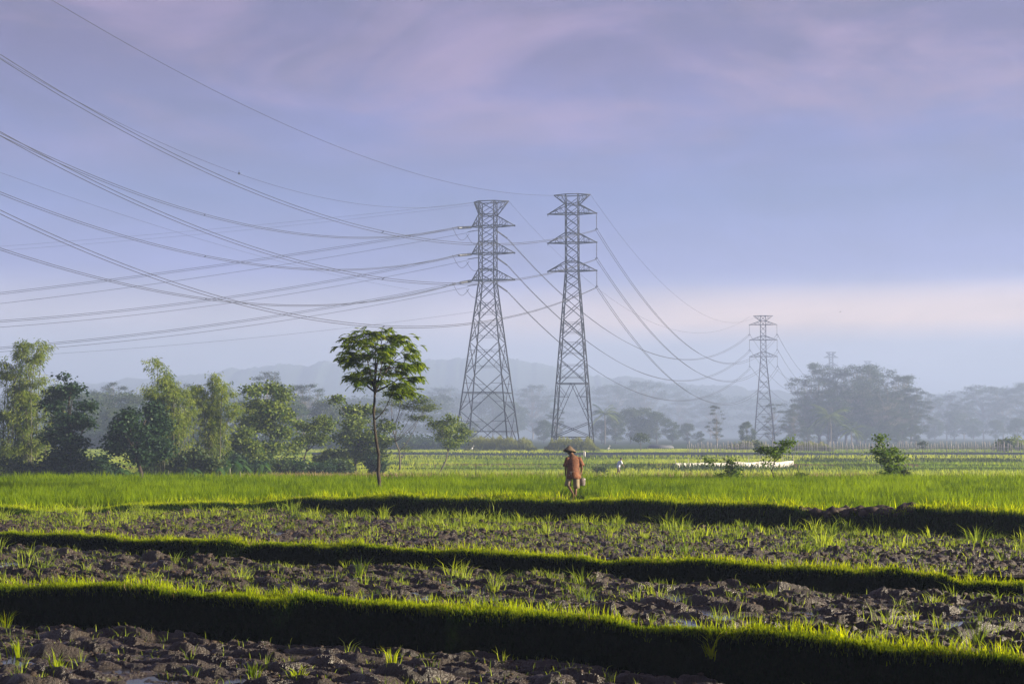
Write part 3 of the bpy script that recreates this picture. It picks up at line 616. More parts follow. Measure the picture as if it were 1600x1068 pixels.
px_tree('flat_topped_tree', 'thin forked tree with flat spreading leaf layers behind the slender tree', 'tree', (624, 742), 132, [(612, 612, 18, 2.5), (656, 626, 22, 2.5), (636, 634, 20, 2.5), (664, 638, 22, 2), (606, 628, 14, 2.5), (655, 652, 22, 2), (640, 606, 14, 2.5), (596, 642, 12, 3), (672, 634, 16, 2), (632, 700, 6, 5)], M['lf_olive'], M['bark'], 5500, .2, .10, flat=.85, frac=.45, spine_px=[(624, 742), (625, 722), (624, 705), (618, 690), (614, 670), (622, 650), (628, 625)])
px_tree('broadleaf_tree', 'small leaning rounded tree left of the left pylon', 'tree', (684, 740), 128, [(704, 656, 12, 7), (690, 664, 13, 7), (716, 668, 12, 9), (692, 680, 14, 9), (720, 684, 11, 9), (706, 692, 14, 8), (678, 662, 9, 6), (726, 674, 9, 8), (702, 672, 14, 8)], M['lf_olive'], M['bark'], 3800, .18, .08, spine_px=[(684, 742), (691, 730), (697, 718), (700, 705), (702, 690), (704, 672)])

px_tree('broadleaf_tree', 'low leafy tree filling the gap left of the olive tree', 'tree', (385, 748), 117, [(372, 690, 16, 10), (392, 700, 16, 10), (366, 712, 16, 10), (398, 720, 16, 10), (380, 676, 12, 8), (384, 728, 18, 9)], M['lf_olive'], M['bark'], 6500, .22, .09)
px_tree('broadleaf_tree', 'small dark tree between the tiered tree and the darkest round-headed tree', 'tree', (152, 757), 103, [(146, 728, 14, 8), (162, 734, 12, 8), (138, 740, 12, 8), (156, 718, 9, 6), (170, 742, 12, 7)], M['lf_dark'], M['bark_dark'], 3500, .2, .07)
px_tree('broadleaf_tree', 'short bushy tree filling the foot of the two yellow bamboo clumps', 'tree', (300, 755), 103, [(288, 720, 14, 9), (306, 712, 14, 9), (318, 728, 14, 9), (294, 736, 16, 9), (334, 722, 12, 8), (276, 732, 12, 8)], M['lf_far'], M['bark_dark'], 5000, .2, .08)
px_tree('broadleaf_tree', 'low spreading tree right of the small leaning loose-tufted tree', 'tree', (515, 742), 128, [(505, 716, 13, 7), (520, 722, 12, 7), (532, 728, 11, 6), (498, 726, 12, 7), (515, 708, 9, 5)], M['lf_olive'], M['bark'], 3500, .2, .06)

# understorey: bushes and banana plants along the foot of the left trees
def bush(label, px, py, rpx, hpx, d, mat, leaves, lsize, name='bush', cat='bush', group=None):
    c = at_z(px, py, 0) if d is None else at(px, py, d); d = c.y; k = d / F
    z0 = float(height(np.array([c.x]), np.array([d]), False)[0]); root = empty(name, (c.x, d, z0), label=label, cat=cat, group=group)
    bl = [(random.uniform(-1, 1) * rpx * k * .7, random.uniform(-.6, .6) * rpx * k, hpx * k * random.uniform(.3, .8), rpx * k * .45, rpx * k * .4, hpx * k * .28) for _ in range(7)]
    mb = MB()
    for b in bl: mb.tube(bend((random.uniform(-.1, .1), 0, -.05), b[:3], 3, .0, .1), [.03, .025, .018, .01], 4)
    mb.build('stems', M['bark'], root); build_leaves('foliage', blob_leaves(bl, leaves, lsize, .3), mat, root); return root
ords = ['first', 'second', 'third', 'fourth', 'fifth', 'sixth', 'seventh', 'eighth', 'ninth', 'tenth', 'eleventh', 'twelfth', 'thirteenth', 'fourteenth', 'fifteenth', 'sixteenth', 'seventeenth', 'eighteenth', 'nineteenth', 'twentieth', 'twenty-first', 'twenty-second', 'twenty-third', 'twenty-fourth']
for i, (px, py, r, h) in enumerate(sorted([(a_, b_, c_ * 1.15, h_ * 1.35) for a_, b_, c_, h_ in [(4, 760, 22, 34), (40, 761, 24, 28), (78, 760, 20, 30), (138, 759, 22, 26), (165, 758, 16, 22), (250, 757, 24, 30), (292, 755, 22, 30), (330, 754, 24, 26), (366, 752, 20, 34), (395, 748, 24, 24), (455, 744, 22, 20), (500, 742, 20, 14), (532, 740, 18, 18), (590, 741, 14, 22), (112, 759, 24, 34), (275, 757, 20, 36), (425, 746, 22, 26)]], key=lambda q: q[0])):
    bush('low dark bush at the foot of the left trees, %s from the left' % ords[i], px, py, r, h, 99 + i * 1.6, M['lf_dark'] if i % 3 else M['lf_far'], 2200, .2, group='bushes under the left trees')
def banana(label, px, py, d, hpx, group):
    c = at(px, py, d); k = d / F; z0 = float(height(np.array([c.x]), np.array([d]), False)[0]); H_ = hpx * k
    root = empty('banana_plant', (c.x, d, z0), label=label, cat='banana plant', group=group)
    mb = MB(); mb.tube([(0, 0, -.1), (.03, 0, H_ * .3), (0, 0, H_ * .55)], [.11, .09, .06], 8); mb.build('stem', M['culm'], root, True)
    V = []; Fc = []; vv = []
    for j in range(9):
        az = j * 2.4 + random.uniform(-.3, .3); ln = H_ * random.uniform(.5, .75); rise = random.uniform(.25, .75); b0 = len(V); w0 = .17 * H_ / 2
        side = Vector((-math.sin(az), math.cos(az), 0)); tone = random.random()
        for q in range(9):
            t = q / 8; p = Vector((math.cos(az) * ln * t * .8, math.sin(az) * ln * t * .8, H_ * .5 + ln * (rise * 1.5 * t - 1.1 * t * t))); ww = w0 * math.sin(math.pi * (t * .93 + .04)) * (1 + .15 * random.random())
            V += [tuple(p + side * ww - Vector((0, 0, ww * .35))), tuple(p), tuple(p - side * ww - Vector((0, 0, ww * .35)))]; vv += [tone, tone * .8, tone]
            if q: a = b0 + 3 * q; Fc += [(a - 3, a - 2, a + 1, a), (a - 2, a - 1, a + 2, a + 1)]
    link_mesh('leaves', np.array(V), [i for f in Fc for i in f], [4] * len(Fc), M['lf_banana'], root, v=np.array(vv)); return root
for i, (px, py, h, d) in enumerate([(20, 758, 50, 101), (62, 758, 42, 100), (150, 757, 36, 99), (188, 757, 42, 97), (206, 756, 34, 99), (300, 755, 40, 101), (338, 753, 48, 104), (358, 752, 56, 105), (374, 750, 44, 108), (408, 747, 40, 112), (470, 742, 40, 122), (482, 742, 34, 121)]):
    banana('broad-leaved banana plant under the left trees, %s from the left' % ords[i], px, py, d, h, 'banana plants under the left trees')

# ------------------------------------------------------------------ small saplings beyond the rice
px_tree('sapling', 'small two-tiered sapling in front of the white plastic sheet', 'sapling', (1140, 754), 56, [(1108, 719, 11, 3), (1139, 720, 8, 4), (1141, 729, 8, 4), (1142, 738, 10, 4), (1128, 745, 9, 5), (1142, 748, 10, 5), (1150, 742, 6, 4)], M['lf_bright'], M['bark_dark'], 1300, .10, .03, flat=.6, depth=.5)
px_tree('sapling', 'thin bare-stemmed sapling with leafy tips beside the white sheet', 'sapling', (1210, 756), 55, [(1192, 702, 7, 3), (1204, 704, 9, 3), (1228, 693, 7, 4), (1222, 702, 9, 3), (1236, 690, 5, 3), (1214, 710, 7, 3), (1200, 722, 4, 3)], M['lf_bright'], M['bark_dark'], 1300, .095, .03, flat=.5, depth=.5, spine_px=[(1211, 757), (1209, 745), (1206, 735), (1210, 722), (1214, 710)])
px_tree('sapling', 'bushy sapling with a crooked top left of the lone palm stump', 'sapling', (1394, 756), 57, [(1376, 684, 8, 2.5), (1377, 692, 4, 3), (1370, 705, 9, 3), (1380, 708, 9, 3), (1398, 704, 8, 3), (1408, 716, 9, 3), (1385, 718, 10, 4), (1392, 730, 10, 5), (1390, 742, 10, 5)], M['lf_bright'], M['bark_dark'], 2300, .10, .035, flat=.5, depth=.5, spine_px=[(1394, 757), (1391, 740), (1387, 725), (1381, 708), (1377, 690)])
bush('dense dark bush at the foot of the bushy sapling', 1402, 757, 15, 16, 58, M['lf_far'], 1800, .10)
bush('small weedy bush beside the walking farmer', 938, 735, 10, 12, 128, M['lf_far'], 700, .16)
bush('low bush behind the weedy bush beside the farmer', 962, 728, 14, 6, 150, M['lf_far'], 500, .2)
bush('dark weed bush right of the bare-stemmed sapling', 1252, 754, 6, 6, 57, M['lf_far'], 400, .08)

# ------------------------------------------------------------------ far trees (prototypes, then copies)
def proto_layer(seed, H_=20.0, W_=9.0, base_frac=.25, plates=80, leaves=15000):
    random.seed(seed); root = empty('layered_tree', (0, 0, 0)); bl = []
    for i in range(plates):
        t = random.random(); z = H_ * (base_frac + (1 - base_frac) * t); env = W_ * math.sqrt(max(0.02, 1 - ((t - .25) / .85) ** 2)) if t > .25 else W_ * (.6 + t)
        a = random.uniform(0, 6.28); r = env * math.sqrt(random.random()); s = random.uniform(1.0, 2.3) * W_ / 9
        bl.append((r * math.cos(a), r * math.sin(a), z, s, s, .22 * s))
    spine = [Vector((random.uniform(-.3, .3), random.uniform(-.3, .3), H_ * .8 * i / 6)) for i in range(7)]; spine[0] = Vector((0, 0, -.4))
    mb = MB(); branches(mb, None, spine, bl, .38, .6, 1, 4); mb.build('trunk', M['bark_pale'], root, True)
    build_leaves('crown', blob_leaves(bl, leaves, .38, .75, aspect=.45), M['lf_far'], root); return root
def proto_round(seed, H_=12.0, W_=5.0, leaves=7000, base=.2):
    random.seed(seed); root = empty('round_tree', (0, 0, 0)); bl = []
    for i in range(26):
        t = random.random(); z = H_ * (base + (1 - base) * t * .9); env = W_ * math.sin(math.pi * min(.95, .18 + t * .72)); a = random.uniform(0, 6.28); r = env * math.sqrt(random.random()) * .85; s = random.uniform(.9, 1.7) * W_ / 5
        bl.append((r * math.cos(a), r * math.sin(a), z, s, s, s * .7))
    spine = [Vector((random.uniform(-.2, .2), random.uniform(-.2, .2), H_ * .75 * i / 6)) for i in range(7)]; spine[0] = Vector((0, 0, -.3))
    mb = MB(); branches(mb, None, spine, bl, .25, .6, 1, 4); mb.build('trunk', M['bark'], root, True)
    build_leaves('crown', blob_leaves(bl, leaves, .34, .35, aspect=.5), M['lf_far'], root); return root
PL = [proto_layer(11), proto_layer(12, 20, 7, .2, 60, 12000), proto_layer(13, 20, 10.5, .2, 100, 20000), proto_layer(14, 20, 6.0, .2, 30, 6000)]
PR = [proto_round(21), proto_round(22, 12, 6), proto_round(23, 12, 4.2, 6000, .15)]
used = set()
def put_tree(kind, idx, px, top, d, label, group, cat='tree', rz=None, wide=1.0):
    if 333 <= d <= 412: d *= 1.6
    elif 250 <= d <= 332: d *= 1.35
    P = (PL if kind == 'L' else PR)[idx]; H0 = 20.0 if kind == 'L' else 12.0
    c = at(px, top, d); z0 = 0.0; h = c.z - z0; s = h / H0; rz = random.uniform(0, 6.28) if rz is None else rz
    if (kind, idx) in used: o = copy_thing(P, (c.x, d, z0), rz, s * wide, s)
    else: used.add((kind, idx)); o = P; o.location = (c.x, d, z0); o.rotation_euler = (0, 0, rz); o.scale = (s * wide, s * wide, s)
    return tag(o, label, cat, group)
random.seed(99)
g = 'hazy trees behind the bamboo'
for i, (k, j, px, top, d) in enumerate(sorted([('R', 1, 122, 612, 285), ('R', 0, 150, 606, 300), ('L', 1, 172, 598, 310), ('R', 1, 200, 612, 270), ('R', 2, 232, 625, 265), ('L', 0, 275, 596, 320), ('R', 0, 305, 612, 290), ('R', 1, 345, 622, 280), ('R', 2, 380, 620, 300), ('L', 1, 418, 581, 330), ('R', 1, 440, 612, 300), ('L', 0, 474, 602, 310), ('R', 1, 510, 622, 290), ('R', 0, 540, 632, 300), ('R', 1, 580, 634, 330), ('R', 2, 465, 625, 280), ('R', 1, 260, 632, 255), ('R', 0, 180, 632, 255)], key=lambda q: q[2])):
    put_tree(k, j, px, top, d, 'hazy green tree behind the left bamboo and broadleaf trees, %s from the left' % ords[i], g)
g = 'pale trees far behind the pylons'
for i, (k, j, px, top, d) in enumerate(sorted([(a, b, c_, t_, e * (2.0 if e > 450 else 1.5)) for a, b, c_, t_, e in [('L', 0, 20, 618, 520), ('L', 2, 85, 612, 560), ('L', 1, 600, 612, 500), ('L', 0, 690, 607, 560), ('L', 2, 730, 612, 620), ('R', 1, 770, 612, 520), ('L', 0, 832, 602, 560), ('R', 0, 800, 622, 480), ('L', 1, 868, 640, 430), ('L', 2, 960, 602, 640), ('L', 0, 1008, 596, 620), ('L', 1, 1060, 612, 700), ('L', 0, 1110, 618, 680), ('R', 1, 850, 655, 420), ('R', 0, 735, 655, 430), ('R', 1, 690, 655, 400)]], key=lambda q: q[2])):
    put_tree(k, j, px, top, d, 'pale haze-faded tree on the skyline behind the two near pylons, %s from the left' % ords[i], g)
g = 'round trees right of the pylons'
for i, (k, j, px, top, d) in enumerate(sorted([('R', 2, 962, 640, 372), ('R', 1, 985, 636, 380), ('R', 0, 1006, 632, 392), ('R', 1, 1026, 642, 378), ('R', 0, 1050, 656, 372), ('R', 1, 1074, 660, 380), ('R', 2, 1094, 672, 372), ('R', 1, 940, 655, 395)], key=lambda q: q[2])):
    put_tree(k, j, px, top, d, 'rounded blue-green tree in the grove right of the pylons, %s from the left' % ords[i], g)
put_tree('L', 3, 1120, 634, 470, 'faint lone layered tree between the round grove and the third pylon', None)
put_tree('R', 0, 1166, 655, 330, 'small yellow-green tree left of the foot of the third pylon', None, wide=.8)
put_tree('L', 3, 1207, 631, 335, 'narrow tiered tree just right of the third pylon foot', None)
put_tree('L', 1, 1240, 632, 350, 'tiered tree between the third pylon and the big grove', None, wide=.9)
g = 'big layered trees of the right grove'
for i, (j, px, top, d, w_) in enumerate(sorted([(0, 1262, 592, 395, 1.0), (3, 1278, 568, 410, .8), (2, 1305, 574, 405, .9), (0, 1338, 572, 400, 1.0), (2, 1372, 576, 410, .95), (0, 1402, 588, 400, 1.0), (1, 1422, 606, 395, 1.1), (1, 1320, 596, 385, 1.2), (1, 1385, 606, 380, 1.2), (0, 1350, 600, 390, 1.1), (1, 1280, 610, 385, 1.1), (2, 1300, 622, 378, 1.0), (0, 1368, 628, 376, 1.1), (2, 1405, 630, 388, 1.0), (0, 1256, 628, 380, 1.0)], key=lambda q: q[1])):
    put_tree('L', j, px, top, d, 'big tiered tree in the right hand grove above the coconut palm, %s from the left' % ords[i], g, wide=w_)
for i, (px, top, d) in enumerate(sorted([(1262, 668, 372), (1345, 660, 372), (1380, 655, 375), (1410, 660, 378), (1430, 662, 380), (1235, 676, 340), (1300, 662, 376), (1362, 668, 366), (1396, 672, 368)], key=lambda q: q[0])):
    put_tree('R', i % 3, px, top, d, 'low round tree under the big right hand grove, %s from its left' % ords[i], 'undergrowth trees of the right grove', wide=1.2)
g = 'faded trees at the right edge'
for i, (k, j, px, top, d) in enumerate(sorted([(a, b, c_, t_, e * 1.75) for a, b, c_, t_, e in [('L', 1, 1450, 612, 560), ('L', 0, 1478, 618, 600), ('L', 1, 1505, 622, 560), ('L', 2, 1535, 603, 600), ('L', 0, 1566, 606, 620), ('L', 2, 1604, 598, 600), ('R', 1, 1490, 640, 520), ('R', 0, 1520, 650, 520), ('R', 1, 1555, 655, 500), ('R', 1, 1590, 652, 470), ('R', 0, 1460, 650, 500), ('L', 1, 1640, 600, 600)]], key=lambda q: q[2])):
    put_tree(k, j, px, top, d, 'faded lavender tree beyond the right fence, %s from the left' % ords[i], g)
bush('leafy bush growing over the right end of the stake fence', 1582, 710, 24, 24, 285, M['lf_olive'], 3000, .4)
bush('low pale hedge under the third pylon', 1165, 704, 30, 14, 320, M['lf_crop'], 2500, .4)

# small lone trees in the open
px_tree('small_tree', 'tiny umbrella tree in front of the round grove', 'tree', (1001, 705), 310, [(1000, 681, 12, 4), (994, 686, 7, 3), (1007, 686, 7, 3)], M['lf_far'], M['bark'], 700, .35, .12, flat=.5)
px_tree('small_tree', 'small mushroom-shaped tree standing at the stake fence', 'tree', (1442, 713), 240, [(1442, 692, 9, 1.8), (1442, 698, 3, 2)], M['lf_far'], M['bark_dark'], 500, .25, .10, flat=.8)
px_tree('small_tree', 'blue-grey shrub tree at the far left of the stake fence', 'tree', (1186, 716), 235, [(1186, 700, 5, 5), (1184, 692, 4, 4)], M['lf_far'], M['bark_dark'], 400, .25, .08)

def palm(label, px, top, base, d, trunks, nf, flen, group=None):
    c = at(px, base, d); root = empty('coconut_palm', (c.x, d, 0), label=label, cat='palm', group=group); H_ = at(px, top, d).z
    mb = MB(); hub = Vector((0, 0, H_))
    for q in range(trunks): mb.tube([(-.9 * q, .4 * q, -.2), (-.9 * q + .2, .3 * q, H_ * .5), (-.3 * q, .1 * q, H_ * .98)], [.28, .2, .16], 7)
    mb.build('trunk', M['bark_pale'], root, True); c_ = []; u_ = []; w_ = []; v_ = []
    for j in range(nf):
        az = j * 2.399; up = random.uniform(-.1, 1.5); ln = flen * random.uniform(.8, 1.1); tone = random.random()
        for q in range(26):
            t = (q + 2) / 28; p = hub + Vector((math.cos(az) * ln * t * .9, math.sin(az) * ln * t * .9, ln * (up * t - .85 * t * t)))
            for sg in (-1, 1):
                a2 = az + sg * 1.15; l2 = ln * .26 * math.sin(math.pi * (.15 + t * .8)); c_.append(tuple(p)); u_.append((math.cos(a2) * l2, math.sin(a2) * l2, -l2 * .55)); w_.append((math.cos(az) * .09, math.sin(az) * .09, 0)); v_.append(tone)
    build_leaves('fronds', leaf_arrays(np.array(c_), np.array(u_), np.array(w_), np.clip(np.array(v_), 0, 1)), M['lf_olive'], root)
palm('tall coconut palm with two trunks in front of the big grove', 1298, 650, 700, 530, 2, 30, 9.6)
palm('coconut palm at the left end of the round grove', 945, 646, 700, 560, 1, 24, 7.0)
palm('short palm at the right end of the round grove', 1330, 672, 702, 500, 1, 16, 5.2)

# pale crop belt under the pylons
def crop(px0, px1, d, label, hpx=20):
    a, b = at(px0, 700, d).x, at(px1, 700, d).x; n = int((b - a) * 900); x = RNG.uniform(a, b, n); y = d + RNG.uniform(-2.5, 5, n)
    hh = hpx * d / F * (.55 + .9 * vnoise(x / .8, y / 2, 500)); z = height(x, y, False) + RNG.random(n) * hh * .9
    edge = np.minimum((x - a) / 1.5, (b - x) / 1.5); z = np.where(edge < 1, height(x, y, False) + (z - height(x, y, False)) * np.clip(edge, .3, 1), z)
    g_ = blades('tall_crop', x, y, RNG.uniform(.35, .8, n), .10, RNG.uniform(.2, 1.0, n), M['lf_crop'], z=z, rnd=np.clip(RNG.random(n) * .6 + (z / hh) * .4, 0, 1)); tag(g_, label, 'crop', kind='stuff')
crop(726, 838, 290, 'belt of pale tall crop plants under the left pylon')
crop(852, 936, 286, 'belt of pale tall crop plants under the right pylon')
crop(1240, 1300, 300, 'low pale crop patch left of the coconut palm foot', 12)

# ------------------------------------------------------------------ pylons
def lattice_tower(label, px, d, rot, H_, zw, arms, w_top, w_base, armL, armR, peakL, peakR, nodes, feet, r=.13, group='pylons', single_peak=False):
    """square lattice mast. arms: list of (z lower chord, z upper chord); nodes: panel heights of the tapering body"""
    c = at(px, 700, d); root = empty('pylon', (c.x, d, 0), rot, label=label, cat='pylon', group=group)
    def hw(z): return w_top if z >= zw else w_top + (w_base - w_top) * (zw - z) / zw
    def cn(z, i): h = hw(z); return Vector(((-h, h, h, -h)[i], (-h, -h, h, h)[i], z))
    for i in range(4):
        mb = MB(); mb.bar(cn(-.3, i), cn(zw, i), r * 1.25); mb.bar(cn(zw, i), cn(H_ - .02, i), r); mb.build('leg', M['steel'], root)
    mb = MB()
    for q in range(len(nodes) - 1):
        za, zb = nodes[q], nodes[q + 1]
        for i in range(4):
            j = (i + 1) % 4; mode = feet.get(q, 'X') if feet else 'X'
            A, B_, A2, B2_ = cn(za, i), cn(za, j), cn(zb, i), cn(zb, j)
            if mode == 'X':
                mb.bar(A, B2_, r * .62); mb.bar(B_, A2, r * .62)
                if zb - za > 3.5:   # redundant members from the diagonals to the legs
                    for t in (.25, .75):
                        for P, Q_, Lg0, Lg1 in ((A, B2_, A, A2), (B2_, A, B_, B2_)):
                            mb.bar(P.lerp(Q_, t), Lg0.lerp(Lg1, t if Lg0 is A else 1 - t), r * .32)
                    m1 = A.lerp(A2, .5); m2 = A.lerp(B2_, .25); mb.bar(m1, m2, r * .3); mb.bar(m1, A2.lerp(B_, .25), r * .3)
                    m3 = B_.lerp(B2_, .5); mb.bar(m3, B_.lerp(A2, .25), r * .3); mb.bar(m3, B2_.lerp(A, .25), r * .3)
            elif mode == 'A':   # inverted V from the middle of the belt above
                M_ = A2.lerp(B2_, .5); mb.bar(A, M_, r * .62); mb.bar(B_, M_, r * .62); mb.bar(A2, B2_, r * .8)
                for t in (.33, .66): mb.bar(A.lerp(M_, t), A.lerp(A2, t), r * .4); mb.bar(B_.lerp(M_, t), B_.lerp(B2_, t), r * .4); mb.bar(A.lerp(M_, t), A.lerp(A2, t + .3), r * .35); mb.bar(B_.lerp(M_, t), B_.lerp(B2_, t + .3), r * .35)
            elif mode == 'H':
                mb.bar(A, B2_, r * .62); mb.bar(B_, A2, r * .62); zc = (za + zb) / 2; hh = cn(zc, i), cn(zc, j); mb.bar(hh[0], hh[1], r * .7)
                mb.bar(A.lerp(B2_, .25), A.lerp(A2, .25), r * .35); mb.bar(A2.lerp(B_, .25), A.lerp(A2, .75), r * .35); mb.bar(B_.lerp(A2, .25), B_.lerp(B2_, .25), r * .35); mb.bar(B2_.lerp(A, .25), B_.lerp(B2_, .75), r * .35)
    mb.build('lower_bracing', M['steel_thin'], root)
    mb = MB(); z = zw; lv = [zw]
    while lv[-1] < H_ - 1.2: lv.append(min(H_, lv[-1] + 1.95))
    for za, zb in zip(lv[:-1], lv[1:]):
        for i in range(4):
            j = (i + 1) % 4; mb.bar(cn(za, i), cn(zb, j), r * .5); mb.bar(cn(za, j), cn(zb, i), r * .5)
    for za, zb in arms:
        for zz in (za, zb):
            for i in range(4): mb.bar(cn(zz, i), cn(zz, (i + 1) % 4), r * .7)
            mb.bar(cn(zz, 0), cn(zz, 2), r * .4)
    mb.build('upper_bracing', M['steel_thin'], root)
    tips = []
    for za, zb in arms:
        for sgn, ln in ((-1, armL), (1, armR)):
            mb = MB(); tip = Vector((sgn * ln, 0, za)); tips.append((sgn, za, tip)); ii = (0, 3) if sgn < 0 else (1, 2)
            for i in ii:
                lo, up = cn(za, i), cn(zb, i); mb.bar(lo, tip, r * .9); mb.bar(up, tip, r * .85)
                for t in (.3, .58): mb.bar(lo.lerp(tip, t), up.lerp(tip, t), r * .4); mb.bar(up.lerp(tip, t), lo.lerp(tip, t - .28), r * .4)
            for t in (.3, .58): mb.bar(cn(za, ii[0]).lerp(tip, t), cn(za, ii[1]).lerp(tip, t - .25), r * .4)
            mb.ico(tip, r * 1.6, 1); mb.build('cross_arm', M['steel'], root)
    for sgn, ln in ((-1, peakL), (1, peakR)):
        mb = MB(); ii = (0, 3) if sgn < 0 else (1, 2); tip = Vector((sgn * ln, 0, H_)); zl = arms[0][1]
        for i in ii:
            a, b = cn(H_, i), cn(zl, i); mb.bar(a, tip, r * .85); mb.bar(b, tip, r * .8)
            for t in (.35, .68): mb.bar(a.lerp(tip, t), b.lerp(tip, t), r * .38)
            mb.bar(a.lerp(tip, .35), b, r * .38); mb.bar(a.lerp(tip, .68), b.lerp(tip, .35), r * .38)
        mb.build('peak_arm', M['steel'], root)
    mb = MB()
    for i in range(4): mb.bar(cn(H_, i), cn(H_, (i + 1) % 4), r * .85)
    mb.build('top_frame', M['steel'], root)
    for i in range(4): p = cn(0, i); mb = MB(); mb.tube([(p.x, p.y, -.4), (p.x, p.y, .35)], [.55, .4], 8); mb.build('footing', M['bark_pale'], root)
    return root, tips
def string_ins(root, a, b, name='insulator_string', r=.14):
    """string of porcelain discs from a to b in the tower's own frame"""
    a = Vector(a); b = Vector(b); n = max(4, int((b - a).length / .28)); P = []; R = []
    for i in range(n):
        t = i / n; dt = 1 / n
        P += [a.lerp(b, t), a.lerp(b, t + dt * .35), a.lerp(b, t + dt * .45), a.lerp(b, t + dt * .7)]; R += [r * .4, r * .4, r, r * .5]
    P.append(b); R.append(r * .4); mb = MB(); mb.tube(P, R, 7); o = mb.build(name, M['glass_disc'], root, True); return o

k3 = 300 / F
zR = lambda y: (706 - y) * k3
armsR = [(zR(332), zR(317)), (zR(378), zR(363)), (zR(422.5), zR(408))]
towR, tipsR = lattice_tower('right pylon of the near pair, with hanging insulators on its right arms', 895, 300, math.radians(-9), zR(302), zR(424), armsR, 1.33, 4.2, 5.2, 5.2, 3.9, 3.9,
    [0, 3.2, 6.3, 14.4, 19.6, 24.2, 28.2, 31.6, 34.2, 36.3, zR(424)], {0: 'A', 1: 'X', 2: 'A'})
def world(root, v):
    c, s = math.cos(root.rotation_euler.z), math.sin(root.rotation_euler.z); return Vector(root.location) + Vector((v[0] * c - v[1] * s, v[0] * s + v[1] * c, v[2])) 
insR = []
for sgn, za, tip in tipsR:
    if sgn > 0:
        lo = tip + Vector((0, 0, -3.15)); string_ins(towR, tip, lo)
        mb = MB(); mb.bar(lo, lo + Vector((-.28, 0, -.35)), .06); mb.bar(lo, lo + Vector((.28, 0, -.35)), .06); mb.bar(lo + Vector((-.3, 0, -.35)), lo + Vector((.3, 0, -.35)), .06); mb.ico(lo + Vector((0, 0, -.1)), .13); mb.build('yoke_plate', M['steel'], towR)
        insR.append(world(towR, lo + Vector((0, 0, -.4))))
    else:
        mb = MB(); mb.bar(tip, tip + Vector((0, 0, -.5)), .07); mb.build('hanger_stub', M['steel'], towR)
kl = 305 / F
zL = lambda y: (705.5 - y) * kl
armsL = [(zL(352), zL(334)), (zL(395), zL(377)), (zL(437), zL(420))]
towL, tipsL = lattice_tower('left pylon of the near pair, heavier, with strain insulators pulling left', 762, 305, math.radians(-13), zL(313), zL(441), armsL, 1.65, 5.9, 3.6, 5.9, 3.1, 4.6,
    [0, zL(642), zL(585), zL(535), zL(497), zL(466), zL(441)], {0: 'H', 1: 'H'}, r=.145)

# third, fourth and fifth pylons
k5 = 532 / F; z5 = lambda y: CAMZ + (680 - y) * k5
arms3 = [(z5(507), z5(501)), (z5(531), z5(525)), (z5(557), z5(550))]
tow3, tips3 = lattice_tower('third pylon, smaller with distance, rising behind the tiered tree', 1194.5, 532, math.radians(-8), z5(493), z5(558), arms3, 1.0, 3.9, 5.1, 5.1, 3.6, 3.6,
    [0, 4, 10, 16, 20.5, 24.5, 28, 30.8, z5(558)], {0: 'A'}, r=.11)
ins3 = []
for sgn, za, tip in tips3:
    lo = tip + Vector((0, 0, -3.4)); string_ins(tow3, tip, lo, r=.13); ins3.append((sgn, world(tow3, lo)))
    mb = MB(); mb.bar(lo, lo + Vector((-.35, 0, -.5)), .07); mb.bar(lo, lo + Vector((.35, 0, -.5)), .07); mb.bar(lo + Vector((-.38, 0, -.5)), lo + Vector((.38, 0, -.5)), .07); mb.build('yoke_plate', M['steel'], tow3)
def far_tower(label, px, top, d, r):
    k = d / F; H_ = CAMZ + (680 - top) * k; a = [(H_ - 4, H_ - 1.9), (H_ - 10, H_ - 8), (H_ - 16, H_ - 14)]
    return lattice_tower(label, px, d, math.radians(-6), H_, H_ - 16.2, a, 1.3, 3.6, 5.1, 5.1, 3.8, 3.8, [0, 5, 10, 15, 20, 24, 28, H_ - 16.2] if H_ > 46 else [0, 5, 10, 15, 20, 24, H_ - 16.2], {}, r=r)
tow4, tips4 = far_tower('fourth pylon whose top shows above the big grove', 1300.5, 550, 1050, .17)
tow5, tips5 = far_tower('faintest and farthest pylon above the grove, right of the fourth', 1358, 564, 1400, .2)

# ------------------------------------------------------------------ wires
def curve3(A, dA, pts, dB, wts=None):
    """plan-straight span through A (3D) towards pixel pts, the last of which lies at depth dB; height is a fitted parabola"""
    lp = pts[-1]; e = at(lp[0], lp[1], dB); T = [0.0]; Zz = [A.z]; Wt = [50.0]
    dx, dy = e.x - A.x, e.y - A.y
    for (px, py) in pts:
        rx, ry, rz = ray(px, py); s = rx / ry; t = (s * A.y - A.x) / (dx - s * dy); y = A.y + t * dy; T.append(t); Zz.append(CAMZ + rz / ry * y); Wt.append(4.0)
    co = np.polyfit(T, Zz, 2, w=Wt)
    return lambda t: Vector((A.x + dx * t, A.y + dy * t, float(np.polyval(co, t))))
def wire_span(name, label, fn, t0, t1, r, twin=0.0, n=40, group='wires from the left', spacers=(), cat='power line'):
    P = [fn(t0 + (t1 - t0) * i / n) for i in range(n + 1)]; org = P[0].copy(); P = [p - org for p in P]
    if not twin:
        mb = MB(); mb.tube(P, r, 5); o = mb.build(name, M['cable']); o.location = org; return tag(o, label, cat, group)
    root = empty(name, org, label=label, cat=cat, group=group); dd = (P[-1] - P[0]); s = Vector((-dd.y, dd.x, 0)).normalized() * twin * .5 + Vector((0, 0, .0))
    for q in (-1, 1): mb = MB(); mb.tube([p + s * q + Vector((0, 0, twin * .28 * q)) for p in P], r, 5); mb.build('conductor', M['cable'], root)
    for f in spacers:
        i = int(f * n); mb = MB(); mb.bar(P[i] - s * 1.1 - Vector((0, 0, twin * .3)), P[i] + s * 1.1 + Vector((0, 0, twin * .3)), r * 1.5); mb.build('spacer', M['steel'], root)
    return root
sp3 = (.45,)
